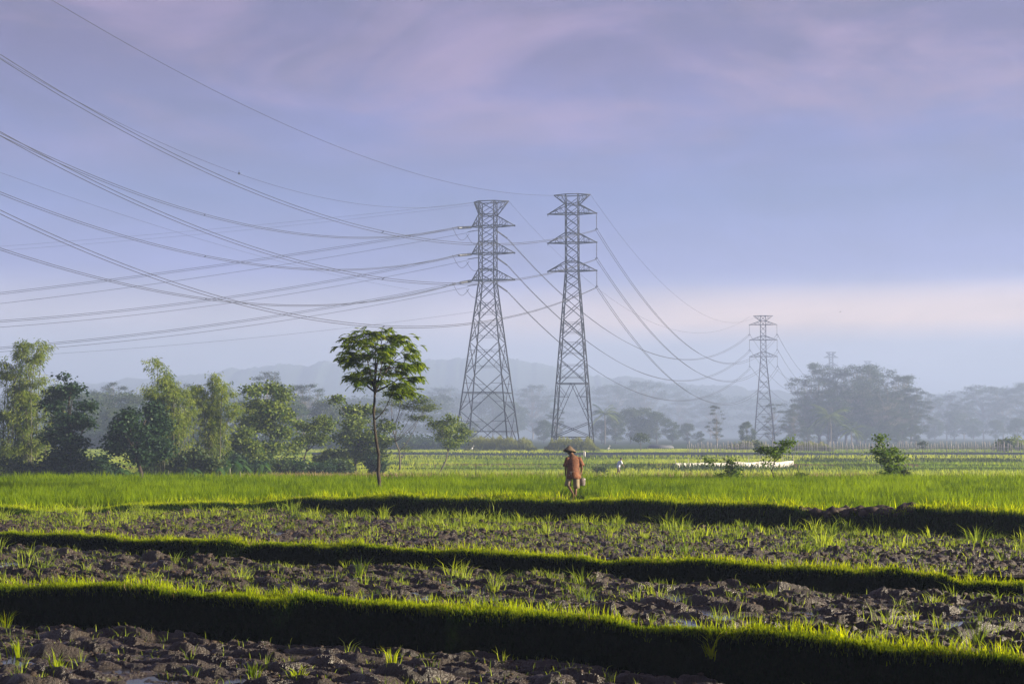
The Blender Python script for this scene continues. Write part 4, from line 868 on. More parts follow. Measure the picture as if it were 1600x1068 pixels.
gl = 'twin wires sweeping from the right pylon to the upper left'
for i, (A, pts) in enumerate(zip(insR, [[(870, 378), (740, 387), (560, 354), (330, 262), (170, 183), (0, 99)], [(860, 433), (740, 447), (560, 429), (330, 357), (170, 290), (0, 219)], [(870, 484), (735, 514), (560, 502), (330, 452), (170, 401), (0, 342)]])):
    wire_span('twin_wire', ('top', 'middle', 'lowest')[i] + ' twin wire sweeping from the right pylon towards the upper left', curve3(A, 0, pts, 175), 0, 1.08, .046, .50, 60, gl, sp3)
# strain strings, jumpers and spans of the left pylon
def local(root, w):
    v = w - Vector(root.location); c, s = math.cos(-root.rotation_euler.z), math.sin(-root.rotation_euler.z); return Vector((v.x * c - v.y * s, v.x * s + v.y * c, v.z))
spansA = [[(600, 373), (440, 401), (250, 428), (0, 458)], [(600, 424), (440, 452), (250, 478), (0, 502)], [(600, 468), (440, 491), (250, 518), (0, 544)]]
spansB = [[(560, 374), (430, 361), (300, 328), (150, 274), (0, 213)], [(640, 414), (520, 427), (400, 413), (250, 378), (100, 336), (0, 307)], [(640, 468), (500, 480), (400, 474), (250, 448), (100, 416), (0, 396)]]
spansC = [[(600, 383), (440, 414), (250, 445), (0, 473)], [(600, 430), (440, 461), (250, 490), (0, 510)], [(600, 474), (440, 500), (250, 528), (0, 549)]]
lefts = [t for t in tipsL if t[0] < 0]; rights = [t for t in tipsL if t[0] > 0]
words = ('top', 'middle', 'lowest')
for i in range(3):
    tipw = world(towL, lefts[i][2]); zc = lefts[i][1]
    e1 = at((716, 717, 719)[i], (356, 399, 442)[i], 300.5); string_ins(towL, lefts[i][2] + Vector((-.2, 0, -.05)), local(towL, e1), 'strain_insulator', .3)
    wire_span('twin_wire', words[i] + ' nearly level wire running left from the strain insulators of the left pylon', curve3(e1, 0, spansA[i], 285), 0, 1.1, .044, .5, 40, 'level wires running left from the left pylon')
    wire_span('single_wire', words[i] + ' thin companion wire just below the nearly level wire of the left pylon', curve3(world(towL, Vector((-1.7, -1.7, zc - 1.3))) + Vector((-2.2, -1, -.4)), 0, spansC[i], 290), 0, 1.1, .04, 0, 40, 'level wires running left from the left pylon')
    string_ins(towL, Vector((-1.7, -1.7, zc - 1.0)), Vector((-1.7, -1.7, zc - 1.0)) + Vector((-2.2, -.7, -.4)), 'strain_insulator', .16)
    e2 = at((722, 724, 726)[i], (353, 397, 438)[i], 299); 
    wire_span('twin_wire', words[i] + ' sagging wire climbing from the left pylon to the left edge', curve3(e1 + Vector((0, -.6, .1)), 0, spansB[i], 200), 0, 1.08, .046, .35, 60, 'sagging wires from the left pylon to the left edge', (.6,))
    # jumper loops
    for (xa, ya, xb, yb_, dip) in ((707, 355 + 43 * i, 733, 365 + 43 * i, 15), (729, 366 + 43 * i, 748, 380 + 41 * i, 7)):
        a, b = at(xa, ya, 300), at(xb, yb_, 302); P = [local(towL, a.lerp(b, q / 10) + Vector((0, 0, -dip * kl * math.sin(math.pi * q / 10)))) for q in range(11)]
        mb = MB(); mb.tube(P, .045, 5); mb.build('jumper_loop', M['cable'], towL)
    # strings and spans towards the third pylon
    r0 = Vector((1.2, 1.8, zc - .5)); r1 = r0 + Vector((1.9, 3.5, -1.5)); string_ins(towL, r0, r1, 'strain_insulator', .2)
    endL = [p for s_, p in ins3 if s_ < 0][i]
    mid = ((800, 395), (800, 440), (790, 466))[i]
    pts = [[(860, 455), (918, 500), (990, 540), (1060, 558), (1110, 552)], [(860, 495), (920, 538), (990, 578), (1060, 592), (1110, 583)], [(860, 530), (920, 574), (990, 610), (1060, 622), (1110, 617)]][i]
    A = world(towL, r1)
    e = endL; 
    fnA = curve3(A, 0, pts + [(800 + e.x / e.y * F, {0: 525, 1: 550, 2: 576}[i])], e.y)
    wire_span('twin_wire', words[i] + ' drooping wire from the left pylon to the near arm of the third pylon', fnA, 0, 1.0, .05, .45, 50, 'drooping wires to the third pylon')
endR = [p for s_, p in ins3 if s_ > 0]
for i, (A, pts) in enumerate(zip(insR, [[(985, 440), (1040, 516), (1090, 551), (1140, 563), (1185, 553)], [(985, 484), (1040, 548), (1090, 581), (1130, 592), (1185, 578)], [(985, 528), (1040, 590), (1090, 620), (1130, 627), (1185, 610)]])):
    e = endR[i]; pe = (800 + e.x / e.y * F, (525, 550, 576)[i]); fn = curve3(A, 0, pts + [pe], e.y)
    wire_span('twin_wire', words[i] + ' steep drooping wire from the right pylon to the third pylon', fn, 0, 1.0, .048, .7, 50, 'steep wires from the right pylon to the third pylon')
def sagspan(A, B_, sag): return lambda t: A.lerp(B_, t) - Vector((0, 0, sag * 4 * t * (1 - t)))
for j, (s_, p) in enumerate(ins3):
    tp = world(tow4, tips4[j][2]) - Vector((0, 0, 3)); wire_span('far_wire', '%s %s wire from the third pylon down to the fourth' % (words[j // 2], 'near' if s_ < 0 else 'outer'), sagspan(p, tp, 17), 0, 1, .06, 0, 30, 'wires from the third pylon to the fourth')
for j in range(6):
    a = world(tow4, tips4[j][2]) - Vector((0, 0, 3)); b = world(tow5, tips5[j][2]) - Vector((0, 0, 3)); 
# earth wires
pk = lambda T, x, H_: world(T, Vector((x, 0, H_)))
we = 'thin earth wires'
wire_span('earth_wire', 'highest thin wire from the right pylon top to the upper left corner', curve3(pk(towR, -3.9, zR(302)), 0, [(740, 296), (600, 257), (450, 193), (300, 121), (150, 41), (75, 0)], 158), 0, 1.1, .03, 0, 60, we)
wire_span('earth_wire', 'thin wire with a small marker hanging on it above the twin wires', curve3(pk(towL, -3.1, zL(313)), 0, [(600, 325), (480, 304), (373, 272), (200, 193), (0, 94)], 178), 0, 1.08, .026, 0, 60, we)
wire_span('earth_wire', 'upper of two faint straight wires left of the left pylon top', curve3(pk(towL, -3.1, zL(313)), 0, [(520, 340), (250, 365), (0, 385)], 285), 0, 1.1, .022, 0, 30, we)
wire_span('earth_wire', 'lower of two faint straight wires left of the left pylon top', curve3(pk(towL, -1.6, zL(316)), 0, [(520, 345), (250, 372), (0, 391)], 290), 0, 1.1, .02, 0, 30, we)
wire_span('earth_wire', 'faint wire descending from the left edge behind the twin wires', curve3(at(640, 452, 330), 0, [(440, 411), (250, 352), (100, 304), (0, 271)], 210), 0, 1.08, .02, 0, 30, we)
wire_span('earth_wire', 'lowest faint wire passing above the bamboo to the left pylon', curve3(at(739, 487, 308), 0, [(560, 508), (300, 538), (90, 552), (0, 557)], 300), 0, 1.1, .022, 0, 30, we)
wire_span('earth_wire', 'thin wire from the right pylon top to the third pylon top', curve3(pk(towR, 3.9, zR(302)), 0, [(985, 384), (1040, 446), (1090, 488), (1140, 505), (1181, 494)], 531), 0, 1.0, .026, 0, 40, we)
wire_span('earth_wire', 'thin wire from the left pylon top passing behind the right pylon', curve3(pk(towL, 4.6, zL(313)), 0, [(850, 400), (1000, 495), (1100, 512), (1172, 497)], 531), 0, 1.0, .024, 0, 40, we)
# marker on the earth wire
mb = MB(); c = at(373.5, 271, 233); mb.ico((0, 0, 0), .2, 2); mb.bar((0, 0, .15), (0, 0, .55), .04); o = mb.build('wire_marker', M['cable'], None, True); o.location = c; tag(o, 'small dark ball marker hanging on the thin upper wire', 'marker')

# ------------------------------------------------------------------ far woods and hills
def hill(name, d, prof, thick, seed):
    xs = np.array([p[0] for p in prof], float); ys = np.array([p[1] for p in prof], float); px = np.linspace(xs[0], xs[-1], 900); py = np.interp(px, xs, ys)
    top = CAMZ + (680 - py) * d / F + ((fbm(px / 28, px * 0, seed) - .5) * 11 + (vnoise(px / 3.5, px * 0, seed) - .5) * 4) * d / F; X = (px - 800) / F * d; nr = 12; V = []
    for j in range(nr):
        t = j / (nr - 1); f = math.sin(math.pi * t) ** .7 if 0 < t < 1 else 0
        V.append(np.stack([X, np.full(X.shape, d - thick + 2 * thick * t) + 8 * (fbm(X / 20, X * 0 + j, seed + 3) - .5), -1 + (top + 1) * f + (fbm(X / 9, X * 0 + j * 3, seed + 5) - .5) * 2.5 * f], -1))
    V = np.concatenate(V); n = len(px); idx = np.arange(n * nr).reshape(nr, n); Q = np.stack([idx[:-1, :-1], idx[:-1, 1:], idx[1:, 1:], idx[1:, :-1]], -1).reshape(-1, 4)
    o = link_mesh(name, V, Q.ravel(), np.full(len(Q), 4), M['hill'], smooth=True); tag(o, kind='structure')
M['hill'] = plain('wooded_hill', (.03, .05, .035), .9, .5, .15)
hill('hills', 2250, [(-700, 660), (-300, 615), (0, 606), (150, 600), (300, 585), (420, 572), (520, 566), (640, 560), (760, 560), (860, 570), (940, 588), (1100, 602), (1300, 616), (1500, 616), (1700, 600), (2300, 640)], 230, 5)
def far_wood(label, d, prof, thick, dens, sz):
    xs = [p[0] for p in prof]; ys = [p[1] for p in prof]; k = d / F; n = int((xs[-1] - xs[0]) * dens)
    px = RNG.uniform(xs[0], xs[-1], n // 26); tp = np.interp(px, xs, ys) + 16 * (fbm(px / 22, px * 0, int(d)) - .5); H_ = CAMZ + (680 - tp) * k; y = d + RNG.uniform(-thick, thick, len(px)); X = (px - 800) / F * y
    bl = [(x_, y_, h_ * f, random.uniform(3, 6), random.uniform(3, 6), random.uniform(1.2, 2.6)) for x_, y_, h_ in zip(X, y, H_) for f in (.3, .55, .8, .97)]
    arr = blob_leaves(bl, n, sz, .6, aspect=.5, clump=5); o = link_mesh('far_wood', arr[0], arr[1], arr[2], M['lf_far'], v=arr[3]); tag(o, label, 'wood', kind='stuff')
far_wood('pale far wood closing the plain on the left', 900, [(-200, 620), (0, 622), (200, 618), (400, 625), (560, 628), (700, 620)], 45, 90, 1.4)
far_wood('palest far wood behind the pylons', 1700, [(560, 612), (700, 605), (800, 612), (900, 612), (1000, 600), (1120, 618), (1240, 632)], 70, 70, 2.1)
far_wood('palest far wood closing the plain on the right', 1700, [(1240, 640), (1440, 628), (1520, 612), (1600, 606), (1850, 610)], 70, 80, 2.2)
far_wood('belt of undergrowth behind the paddies', 352, [(-150, 690), (100, 686), (300, 684), (520, 688), (700, 690), (760, 700)], 8, 70, .55)

# ------------------------------------------------------------------ fence, plastic sheet, posts, hut
M['stake'] = plain('weathered_stakes', (.32, .30, .28), .9, .4, .8)
def fence():
    a = at(1075, 708, 272); b = at(1640, 710, 268); root = empty('stake_fence', (a.x, a.y, 0), label='long fence of thin upright stakes in front of the right trees', cat='fence'); n = 190; mb = MB()
    for i in range(n):
        t = (i + random.uniform(-.3, .3)) / n; p = a.lerp(b, t) - Vector((a.x, a.y, 0)); h = random.uniform(1.0, 1.9); lean = random.uniform(-.15, .15); h += .6; mb.tube([(p.x, p.y, -.1), (p.x + lean * .5, p.y, h * .5), (p.x + lean, p.y, h)], [.085, .075, .05], 5)
    mb.build('stakes', M['stake'], root); mb = MB(); P = [a.lerp(b, i / 40) - Vector((a.x, a.y, 0)) for i in range(41)]
    mb.tube([(p.x, p.y - .1, 1.25 + random.uniform(-.03, .03)) for p in P], .03, 4); mb.build('rail', M['stake'], root)
fence()
def plastic():
    M['plastic'] = leafy('white_plastic_film', (.55, .54, .52), (.66, .65, .63), .3, (1, 1, 1), .35)
    a = at(1056, 728, 145.5); b = at(1240, 728, 159); a.z = b.z = 0; root = empty('plastic_barrier', (a.x, a.y, 0), label='low white plastic sheet barrier pegged across the far paddy', cat='plastic sheet')
    n = 90; V = []; vv = []
    for i in range(n + 1):
        t = i / n; p = a.lerp(b, t) - Vector((a.x, a.y, 0)); h = .70 - (.02 + .12 * t) * abs(math.sin(t * 13)) ** 2
        for q in range(4): V.append((p.x, p.y + .03 * math.sin(t * 60 + q) + .015 * random.random(), -.02 + (h + .02) * q / 3)); vv.append(random.random() * .6)
    Fc = [(i * 4 + q, (i + 1) * 4 + q, (i + 1) * 4 + q + 1, i * 4 + q + 1) for i in range(n) for q in range(3)]
    o = link_mesh('plastic_film', np.array(V), [k for f in Fc for k in f], [4] * len(Fc), M['plastic'], root, v=np.array(vv), smooth=True)
    md = o.modifiers.new('thickness', 'SOLIDIFY'); md.thickness = .01
    mb = MB()
    for i in range(0, n + 1, 9): p = a.lerp(b, i / n) - Vector((a.x, a.y, 0)); mb.tube([(p.x, p.y + .22, -.1), (p.x, p.y + .22, 1.2)], .025, 5)
    mb.build('pegs', M['stake'], root)
plastic()
for i, (px, py, hpx, d, lab) in enumerate([(743, 752, 31, 104, 'thin dark upright pole in the paddy below the left pylon'), (792, 752, 18, 104, 'shorter thin stake right of the dark upright pole'), (931, 738, 14, 124, 'thin stake standing by the weedy bush'), (1190, 712, 12, 235, 'grey stake beside the blue-grey shrub tree'), (1247, 752, 26, 58, 'leaning cane right of the bare-stemmed sapling')]):
    c = at(px, py, d); k = d / F; z0 = float(height(np.array([c.x]), np.array([d]), False)[0]); mb = MB(); h = hpx * k; mb.tube([(0, 0, -.15), (.01 * h, 0, h * .5), (.03 * h if i != 4 else .22 * h, 0, h)], [.035, .03, .022] if d > 90 else [.015, .012, .008], 6)
    o = mb.build('stake', M['bark_dark'], None, True); o.location = (c.x, d, z0); tag(o, lab, 'stake', 'stakes in the paddies')
def hut():
    M['tarp'] = plain('pale_tarpaulin', (.10, .11, .12), .6, .15, 1)
    c = at_z(1032, 703.5, 0); root = empty('field_shelter', (c.x, c.y, 0), label='low pale-roofed field shelter in front of the round grove', cat='shelter')
    w, l, h = 2.0, 3.0, .9; mb = MB(); V = [(-l, -w, h * .75), (l, -w, h * .75), (l, w, h * .75), (-l, w, h * .75), (-l * .8, 0, h * 1.55), (l * .9, 0, h * 1.35)]
    mb.add(V, [(0, 1, 5, 4), (2, 3, 4, 5), (1, 2, 5), (3, 0, 4)]); r_ = mb.build('roof', M['tarp'], root); r_.modifiers.new('t', 'SOLIDIFY').thickness = .05
    mb = MB()
    for sx in (-1, 0, 1):
        for sy in (-1, 1): mb.bar((sx * l * .95, sy * w * .95, -.1), (sx * l * .95, sy * w * .95, h * .78), .06)
    mb.build('posts', M['stake'], root)
hut()
M['cloth_w'] = plain('white_cloth', (.7, .68, .66), .8, .1, 5)
def flag(px, py, d, hpx, label, col):
    c = at(px, py, d); k = d / F; z0 = 0.0; h = hpx * k; root = empty('marker_flag', (c.x, d, z0), label=label, cat='flag')
    mb = MB(); mb.tube([(0, 0, -.1), (0, 0, h)], .03, 5); mb.build('pole', M['stake'], root); V = []
    for i in range(5):
        for q in range(4): V.append((.04 + i * .05, .03 * math.sin(i * 1.7), h * .98 - q * h * .14 - i * .05))
    mb = MB(); mb.add(V, [(i * 4 + q, i * 4 + q + 1, i * 4 + q + 5, i * 4 + q + 4) for i in range(4) for q in range(3)]); o = mb.build('cloth', col, root, True); o.modifiers.new('t', 'SOLIDIFY').thickness = .012
flag(912, 722, 190, 18, 'whitish rag on a pole just right of the farmer in the hat', M['cloth_w'])
def leaf_plant():
    c = at_z(1030, 740, 0); root = empty('young_banana_plant', (c.x, c.y, 0), label='lone bright yellow-green banana shoot in the open paddy', cat='banana plant')
    mb = MB(); mb.tube([(0, 0, -.1), (.02, 0, .6)], [.07, .05], 7); mb.build('stem', M['culm'], root, True); c_ = []; u_ = []; w_ = []
    for az, up, ln in ((0, 1.4, .8), (2.6, .9, .6), (.4, .7, .55), (3.6, .4, .5)): c_.append((0, 0, .55)); u_.append((math.cos(az) * ln * .7, math.sin(az) * ln * .7, up * ln)); w_.append((-math.sin(az) * .10 + .05, math.cos(az) * .10, .02))
    build_leaves('leaves', leaf_arrays(np.array(c_), np.array(u_), np.array(w_), np.ones(4)), M['lf_crop'], root)
leaf_plant()
# white egrets standing far off, and a bird in the sky
M['feather'] = plain('white_feathers', (.78, .78, .76), .8, .05, 5)
M['bird_dark'] = plain('dark_feathers', (.03, .03, .035), .8, .05, 5)
for px, py, d, lab in ((951, 704.5, 290, 'white egret standing right of the right pylon belt'), (738, 703, 285, 'white egret standing at the left pylon belt')):
    c = at(px, py, d); z0 = float(height(np.array([c.x]), np.array([d]), False)[0]); root = empty('egret', (c.x, d, z0 + .3), label=lab, cat='egret')
    rs = []
    for (x, z, r) in ((-.42, .42, .02), (-.3, .5, .10), (-.1, .58, .17), (.08, .66, .15), (.16, .8, .07), (.12, .95, .045), (.16, 1.1, .045), (.24, 1.14, .055), (.42, 1.1, .012)):
        rs.append([Vector((x, r * math.cos(2 * math.pi * k / 8), z + r * math.sin(2 * math.pi * k / 8))) for k in range(8)])
    mb = MB(); mb.rings(rs)
    for s_ in (-1, 1): mb.tube([(0, s_ * .06, .55), (.03, s_ * .06, .28), (0, s_ * .06, -.3)], .015, 5)
    mb.build('body', M['feather'], root, True)
def flying_bird():
    c = at(1313, 487, 420); root = empty('flying_bird', c, .4, label='tiny dark bird flying in the pale sky at the right', cat='bird'); mb = MB()
    mb.rings([[Vector((x, r * math.cos(2 * math.pi * k / 8), r * math.sin(2 * math.pi * k / 8))) for k in range(8)] for x, r in ((-.45, .03), (-.2, .10), (.1, .13), (.3, .08), (.42, .02))])
    for s_ in (-1, 1): mb.add([(.2, s_ * .1, .03), (-.15, s_ * .1, .03), (-.1, s_ * .5, .25), (.15, s_ * .55, .27), (-.05, s_ * 1.0, .12)], [(0, 1, 2, 3), (3, 2, 4)])
    mb.build('body', M['bird_dark'], root); root.scale = (.6, .6, .6)
flying_bird()

# ------------------------------------------------------------------ people
M['skin'] = plain('brown_skin', (.13, .065, .035), .6, .1, 6)
M['shirt'] = plain('orange_brown_shirt', (.125, .046, .020), .85, .55, 9, bump=.5, bscale=18)  # strong tone noise puts fold highlights into the cloth colour
M['shorts'] = plain('khaki_shorts', (.20, .16, .105), .9, .15, 8, bump=.4, bscale=20)
M['hat'] = plain('woven_bamboo_hat', (.11, .075, .045), .8, .3, 14, bump=.6, bscale=60)
M['hair'] = plain('black_hair', (.012, .010, .009), .6, .1, 9)
M['bag'] = plain('woven_grey_bag', (.13, .11, .10), .9, .4, 20, bump=.5)
M['shirt_w'] = plain('pale_blue_shirt', (.50, .55, .66), .85, .1, 7)
def skin_body(name, verts, edges, radii, mat, parent, root_i=0):
    me = bpy.data.meshes.new(name); me.from_pydata(verts, edges, []); me.materials.append(mat); o = bpy.data.objects.new(name, me); C.objects.link(o); o.parent = parent
    sk = o.modifiers.new('skin', 'SKIN'); sk.use_smooth_shade = True
    if not me.skin_vertices: me.skin_vertices.new() if hasattr(me.skin_vertices, 'new') else None
    if me.skin_vertices:
        for i, r in enumerate(radii): me.skin_vertices[0].data[i].radius = (r, r); me.skin_vertices[0].data[i].use_root = (i == root_i)
    ss = o.modifiers.new('smooth', 'SUBSURF'); ss.levels = 1; ss.render_levels = 2
    return o
def figure(joints, hands):
    """joints: name -> (pos, radius, parent name). returns verts, edges, radii incl. five fingers per hand"""
    names = list(joints); V = [joints[n][0] for n in names]; R = [joints[n][1] for n in names]; E = [(names.index(joints[n][2]), names.index(n)) for n in names if joints[n][2]]
    for wrist, dirv, curl in hands:
        w = Vector(joints[wrist][0]); d = Vector(dirv).normalized(); side = d.cross(Vector(curl)).normalized(); cu = Vector(curl).normalized()
        pi = len(V); V.append(tuple(w + d * .045)); R.append(.026); E.append((names.index(wrist), pi)); p2 = len(V); V.append(tuple(w + d * .08)); R.append(.024); E.append((pi, p2))
        for k, (off, ln) in enumerate(((-.030, .052), (-.010, .062), (.011, .058), (.030, .045))):
            q0 = len(V); b = w + d * .095 + side * off
            V.append(tuple(b)); R.append(.010); E.append((p2, q0)); V.append(tuple(b + d * ln * .55 + cu * ln * .25)); R.append(.009); E.append((q0, q0 + 1)); V.append(tuple(b + d * ln * .75 + cu * ln * .75)); R.append(.008); E.append((q0 + 1, q0 + 2))
        q0 = len(V); b = w + d * .045 - side * .035; V.append(tuple(b)); R.append(.011); E.append((pi, q0)); V.append(tuple(b + d * .03 - side * .022 + cu * .02)); R.append(.010); E.append((q0, q0 + 1)); V.append(tuple(b + d * .055 - side * .02 + cu * .04)); R.append(.008); E.append((q0 + 1, q0 + 2))
    return V, E, R
def ringpts(c, rx, ry, n=20, tilt=0.0, wav=0.0, ph=0.0, rot=0.0):
    c = Vector(c); P = []
    for k in range(n):
        th = 2 * math.pi * k / n; w_ = 1 + wav * math.sin(th * 5 + ph) + wav * .6 * math.sin(th * 9 + ph * 2)
        x, y = rx * w_ * math.cos(th), ry * w_ * math.sin(th); x, y = x * math.cos(rot) - y * math.sin(rot), x * math.sin(rot) + y * math.cos(rot); P.append(c + Vector((x, y, tilt * x)))
    return P
def farmer():
    d = 42.0; c = at(896, 776, d); z0 = float(height(np.array([c.x]), np.array([d]), False)[0]); z0 = min(z0, c.z + .02)
    root = empty('person', (c.x, d, z0 - .02), math.radians(8), label='farmer in a conical hat, orange shirt and khaki shorts walking through the rice', cat='person')
    root.scale = (.9, .9, .9); root.location.z -= .04
    J = {'pelvis': ((-.01, 0, .84), .115, None), 'waist': ((0, .02, .98), .12, 'pelvis'), 'chest': ((.02, .07, 1.18), .135, 'waist'), 'upper': ((.02, .12, 1.32), .10, 'chest'), 'neck': ((-.02, .17, 1.42), .055, 'upper'), 'skull': ((-.06, .22, 1.50), .078, 'neck'), 'crown': ((-.075, .24, 1.57), .08, 'skull'), 'brow': ((-.09, .275, 1.53), .06, 'skull'), 'nose': ((-.105, .335, 1.505), .018, 'brow'), 'chin': ((-.085, .28, 1.455), .035, 'skull'),
         'shL': ((-.16, .11, 1.33), .062, 'upper'), 'elL': ((-.245, .06, 1.06), .042, 'shL'), 'wrL': ((-.235, .13, .86), .028, 'elL'),
         'shR': ((.20, .10, 1.33), .062, 'upper'), 'elR': ((.285, .02, 1.07), .042, 'shR'), 'wrR': ((.285, .09, .88), .028, 'elR'),
         'hipL': ((-.11, 0, .80), .085, 'pelvis'), 'knL': ((-.17, .10, .48), .055, 'hipL'), 'caL': ((-.12, -.04, .33), .048, 'knL'), 'anL': ((-.04, -.20, .16), .032, 'caL'), 'toL': ((-.03, -.12, .06), .028, 'anL'),
         'hipR': ((.09, 0, .80), .09, 'pelvis'), 'knR': ((.09, .04, .45), .058, 'hipR'), 'caR': ((.075, .0, .30), .052, 'knR'), 'anR': ((.065, .02, .09), .034, 'caR'), 'toR': ((.06, .15, .04), .030, 'anR')}
    V, E, R = figure(J, [('wrL', (.02, .35, -1), (.9, .4, 0)), ('wrR', (0, .3, -1), (-.9, .4, 0))]); skin_body('body', V, E, R, M['skin'], root)
    mb = MB()
    for s_ in (-1, 1): mb.ico((-.095 + s_ * .03, .332, 1.53), .011, 1)
    mb.build('eyes', M['hair'], root); mb = MB()
    for s_ in (-1, 1): mb.ico((-.065 + s_ * .085, .225, 1.51), .03, 1, (.5, .8, 1))
    mb.build('ears', M['skin'], root, True)
    mb = MB(); mb.ico((-.065, .205, 1.555), .098, 2, (.95, 1, .95), .03); mb.build('hair', M['hair'], root, True)
    # conical hat, tilted forward
    mb = MB(); ap = Vector((-.075, .24, 1.735)); prof = [(.215, 0), (.212, .012), (.170, .055), (.115, .105), (.06, .150), (.025, .176), (.004, .186)]; tiltx, tilty = -.16, .12; rs = []
    for r, z in prof: rs.append([Vector((ap.x + r * math.cos(t_), ap.y + r * math.sin(t_), ap.z - .186 + z + tiltx * r * math.sin(t_) + tilty * r * math.cos(t_) * -1)) for t_ in [2 * math.pi * k / 28 for k in range(28)]])
    rs_in = [[p - Vector((0, 0, .012)) for p in r] for r in rs]; mb.rings(rs, False); mb.rings(rs_in, False); mb.build('hat', M['hat'], root)
    # shirt: torso with loose hem, and short wide sleeves
    mb = MB(); rs = []
    for (x, y, z, rx, ry, w_) in ((.00, .01, .655, .235, .17, .05), (.00, .01, .74, .235, .17, .05), (0, .01, .84, .225, .165, .045), (.00, .03, .98, .21, .16, .035), (.015, .06, 1.12, .21, .16, .025), (.02, .09, 1.24, .215, .15, .015), (.02, .105, 1.32, .205, .13, .01), (.015, .12, 1.375, .16, .10, 0), (0, .145, 1.41, .085, .075, 0), (-.005, .15, 1.43, .065, .065, 0)): rs.append(ringpts((x, y, z), rx, ry, 28, .05 if z > 1.2 else 0, w_, z * 3))
    mb.rings(rs, False)
    for sh, el, s_ in (((-.15, .11, 1.335), (-.25, .06, 1.05), -1), ((.19, .10, 1.335), (.30, .02, 1.06), 1)):
        a, b = Vector(sh), Vector(el); P = [a.lerp(b, t) for t in (0, .25, .5, .75, 1.0)]; mb.tube(P, [.085, .088, .085, .088, .095], 14, False)
    o = mb.build('shirt', M['shirt'], root, True); o.modifiers.new('t', 'SOLIDIFY').thickness = .006
    mb = MB()
    mb.rings([ringpts((-.005, 0, z), rx, .15, 20) for z, rx in ((.72, .20), (.80, .20), (.90, .19))])
    for pts in ([(-.11, 0, .80, .115), (-.14, .03, .64, .108), (-.17, .06, .52, .104), (-.185, .07, .42, .108)], [(.09, 0, .80, .115), (.095, .02, .62, .108), (.10, .03, .46, .102), (.10, .03, .35, .105)]):
        mb.rings([ringpts((x, y, z), r * .95, r * 1.05, 16, 0, .05, z * 7) for x, y, z, r in pts], False)
    o = mb.build('shorts', M['shorts'], root, True); o.modifiers.new('t', 'SOLIDIFY').thickness = .005
    # carried bag: a thing of its own, held in the right hand
    hand = world(root, Vector((.285, .125, .80)) * .9); bagr = empty('woven_bag', hand - Vector((0, 0, .34)), math.radians(8), label='small grey woven bag held in the right hand of the farmer', cat='bag'); mb = MB()
    mb.rings([ringpts((.03, 0, z), rx, ry, 16, 0, .05, z * 20) for z, rx, ry in ((0, .06, .05), (.02, .085, .07), (.10, .095, .075), (.18, .085, .065), (.23, .06, .045))]); mb.build('sack', M['bag'], bagr, True)
    mb = MB(); mb.tube([(-.02, 0, .21), (-.01, 0, .29), (0, 0, .345), (.03, 0, .29), (.07, 0, .21)], .008, 6); mb.build('handle', M['bag'], bagr, True)
    mb = MB(); mb.rings([ringpts((.10, -.02, z), r, r, 8) for z, r in ((.16, .01), (.18, .018), (.21, .015), (.22, .005))]); mb.build('paper_wrap', M['cloth_w'], bagr, True)
farmer()
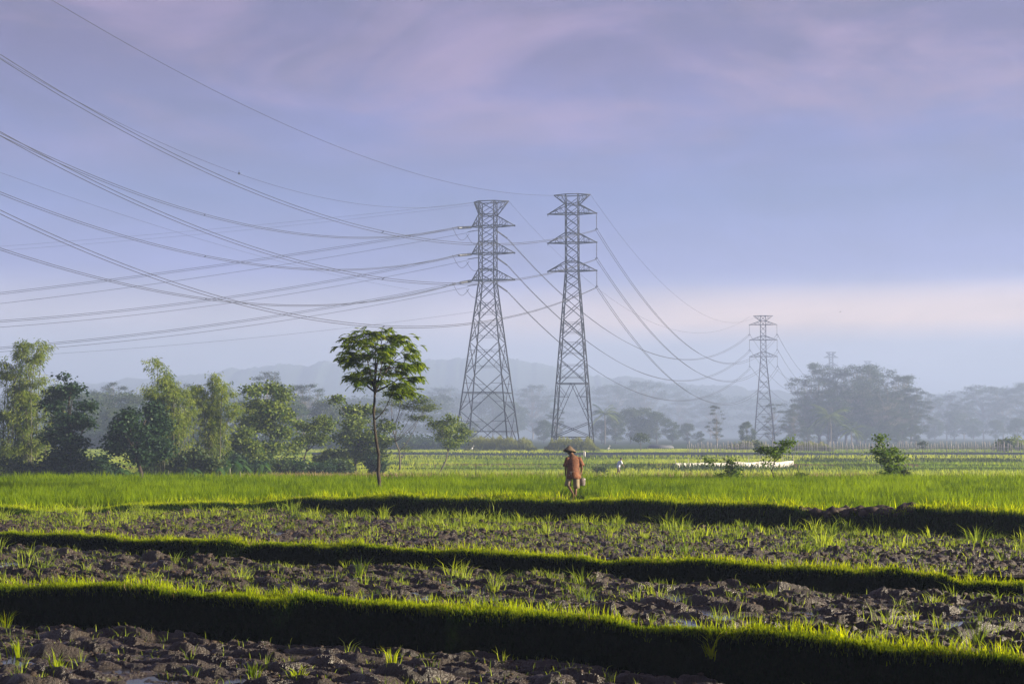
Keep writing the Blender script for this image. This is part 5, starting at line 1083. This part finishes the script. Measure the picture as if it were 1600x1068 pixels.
def worker():
    c = at_z(966, 743.5, 0); d = c.y; z0 = float(height(np.array([c.x]), np.array([d]), False)[0]); root = empty('person', (c.x, d, z0), math.radians(-70), label='distant worker in a pale blue shirt stepping through the paddy', cat='person')
    J = {'pelvis': ((0, 0, .80), .12, None), 'chest': ((0, .14, 1.12), .14, 'pelvis'), 'neck': ((0, .24, 1.34), .06, 'chest'), 'skull': ((0, .28, 1.46), .09, 'neck'), 'crown': ((0, .30, 1.52), .085, 'skull'), 'nose': ((0, .39, 1.45), .02, 'skull'),
         'shL': ((-.18, .18, 1.28), .06, 'chest'), 'elL': ((-.24, .02, 1.04), .045, 'shL'), 'wrL': ((-.22, -.06, .84), .03, 'elL'), 'shR': ((.18, .18, 1.28), .06, 'chest'), 'elR': ((.24, .26, 1.02), .045, 'shR'), 'wrR': ((.22, .42, .88), .03, 'elR'),
         'hipL': ((-.1, 0, .76), .09, 'pelvis'), 'knL': ((-.1, .18, .42), .06, 'hipL'), 'anL': ((-.1, .16, .08), .035, 'knL'), 'toL': ((-.1, .28, .03), .03, 'anL'), 'hipR': ((.1, 0, .76), .09, 'pelvis'), 'knR': ((.1, -.04, .42), .06, 'hipR'), 'anR': ((.1, -.26, .12), .035, 'knR'), 'toR': ((.1, -.18, .03), .03, 'anR')}
    V, E, R = figure(J, [('wrL', (0, -.1, -1), (1, 0, 0)), ('wrR', (0, .5, -1), (-1, 0, 0))]); skin_body('body', V, E, R, M['skin'], root)
    mb = MB(); mb.ico((0, .27, 1.52), .105, 2, (.95, 1, .9), .03); mb.build('hair', M['hair'], root, True)
    mb = MB(); mb.rings([ringpts((0, y, z), rx, ry, 18, 0, .03, z * 4) for y, z, rx, ry in ((-.02, .68, .20, .15), (.0, .82, .20, .16), (.09, 1.02, .2, .16), (.17, 1.2, .2, .15), (.21, 1.29, .18, .12), (.235, 1.35, .09, .08))], False)
    for a, b in (((-.17, .18, 1.28), (-.24, .05, 1.06)), ((.17, .18, 1.28), (.24, .25, 1.04))): mb.tube([a, b], [.085, .09], 12, False)
    o = mb.build('shirt', M['shirt_w'], root, True); o.modifiers.new('t', 'SOLIDIFY').thickness = .006
    mb = MB()
    for s_, kn in ((-1, (-.1, .18, .42)), (1, (.1, -.04, .42))): mb.tube([(s_ * .1, 0, .80), ((s_ * .1), kn[1] * .6, .58), kn], [.12, .10, .085], 12, False)
    o = mb.build('shorts', M['bag'], root, True); o.modifiers.new('t', 'SOLIDIFY').thickness = .006
worker()

# ------------------------------------------------------------------ haze
def haze():
    m, t, o = new_mat('morning_haze'); v = t.nodes.new('ShaderNodeVolumePrincipled'); v.inputs['Color'].default_value = (.34, .435, .67, 1); v.inputs['Density'].default_value = .0009; v.inputs['Anisotropy'].default_value = .1
    t.links.new(v.outputs[0], o.inputs['Volume'])
    mb = MB(); x0, x1, y0, y1, z0, z1 = -2700, 2700, -120, 3300, -1.6, 142.0
    mb.add([(x0, y0, z0), (x1, y0, z0), (x1, y1, z0), (x0, y1, z0), (x0, y0, z1), (x1, y0, z1), (x1, y1, z1), (x0, y1, z1)], [(3, 2, 1, 0), (4, 5, 6, 7), (0, 1, 5, 4), (1, 2, 6, 5), (2, 3, 7, 6), (3, 0, 4, 7)])
    tag(mb.build('haze', m), 'pale blue morning haze over the whole plain', 'haze', kind='stuff')
haze()
print('top of wires', max((o.matrix_world.translation.z for o in C.objects), default=0))
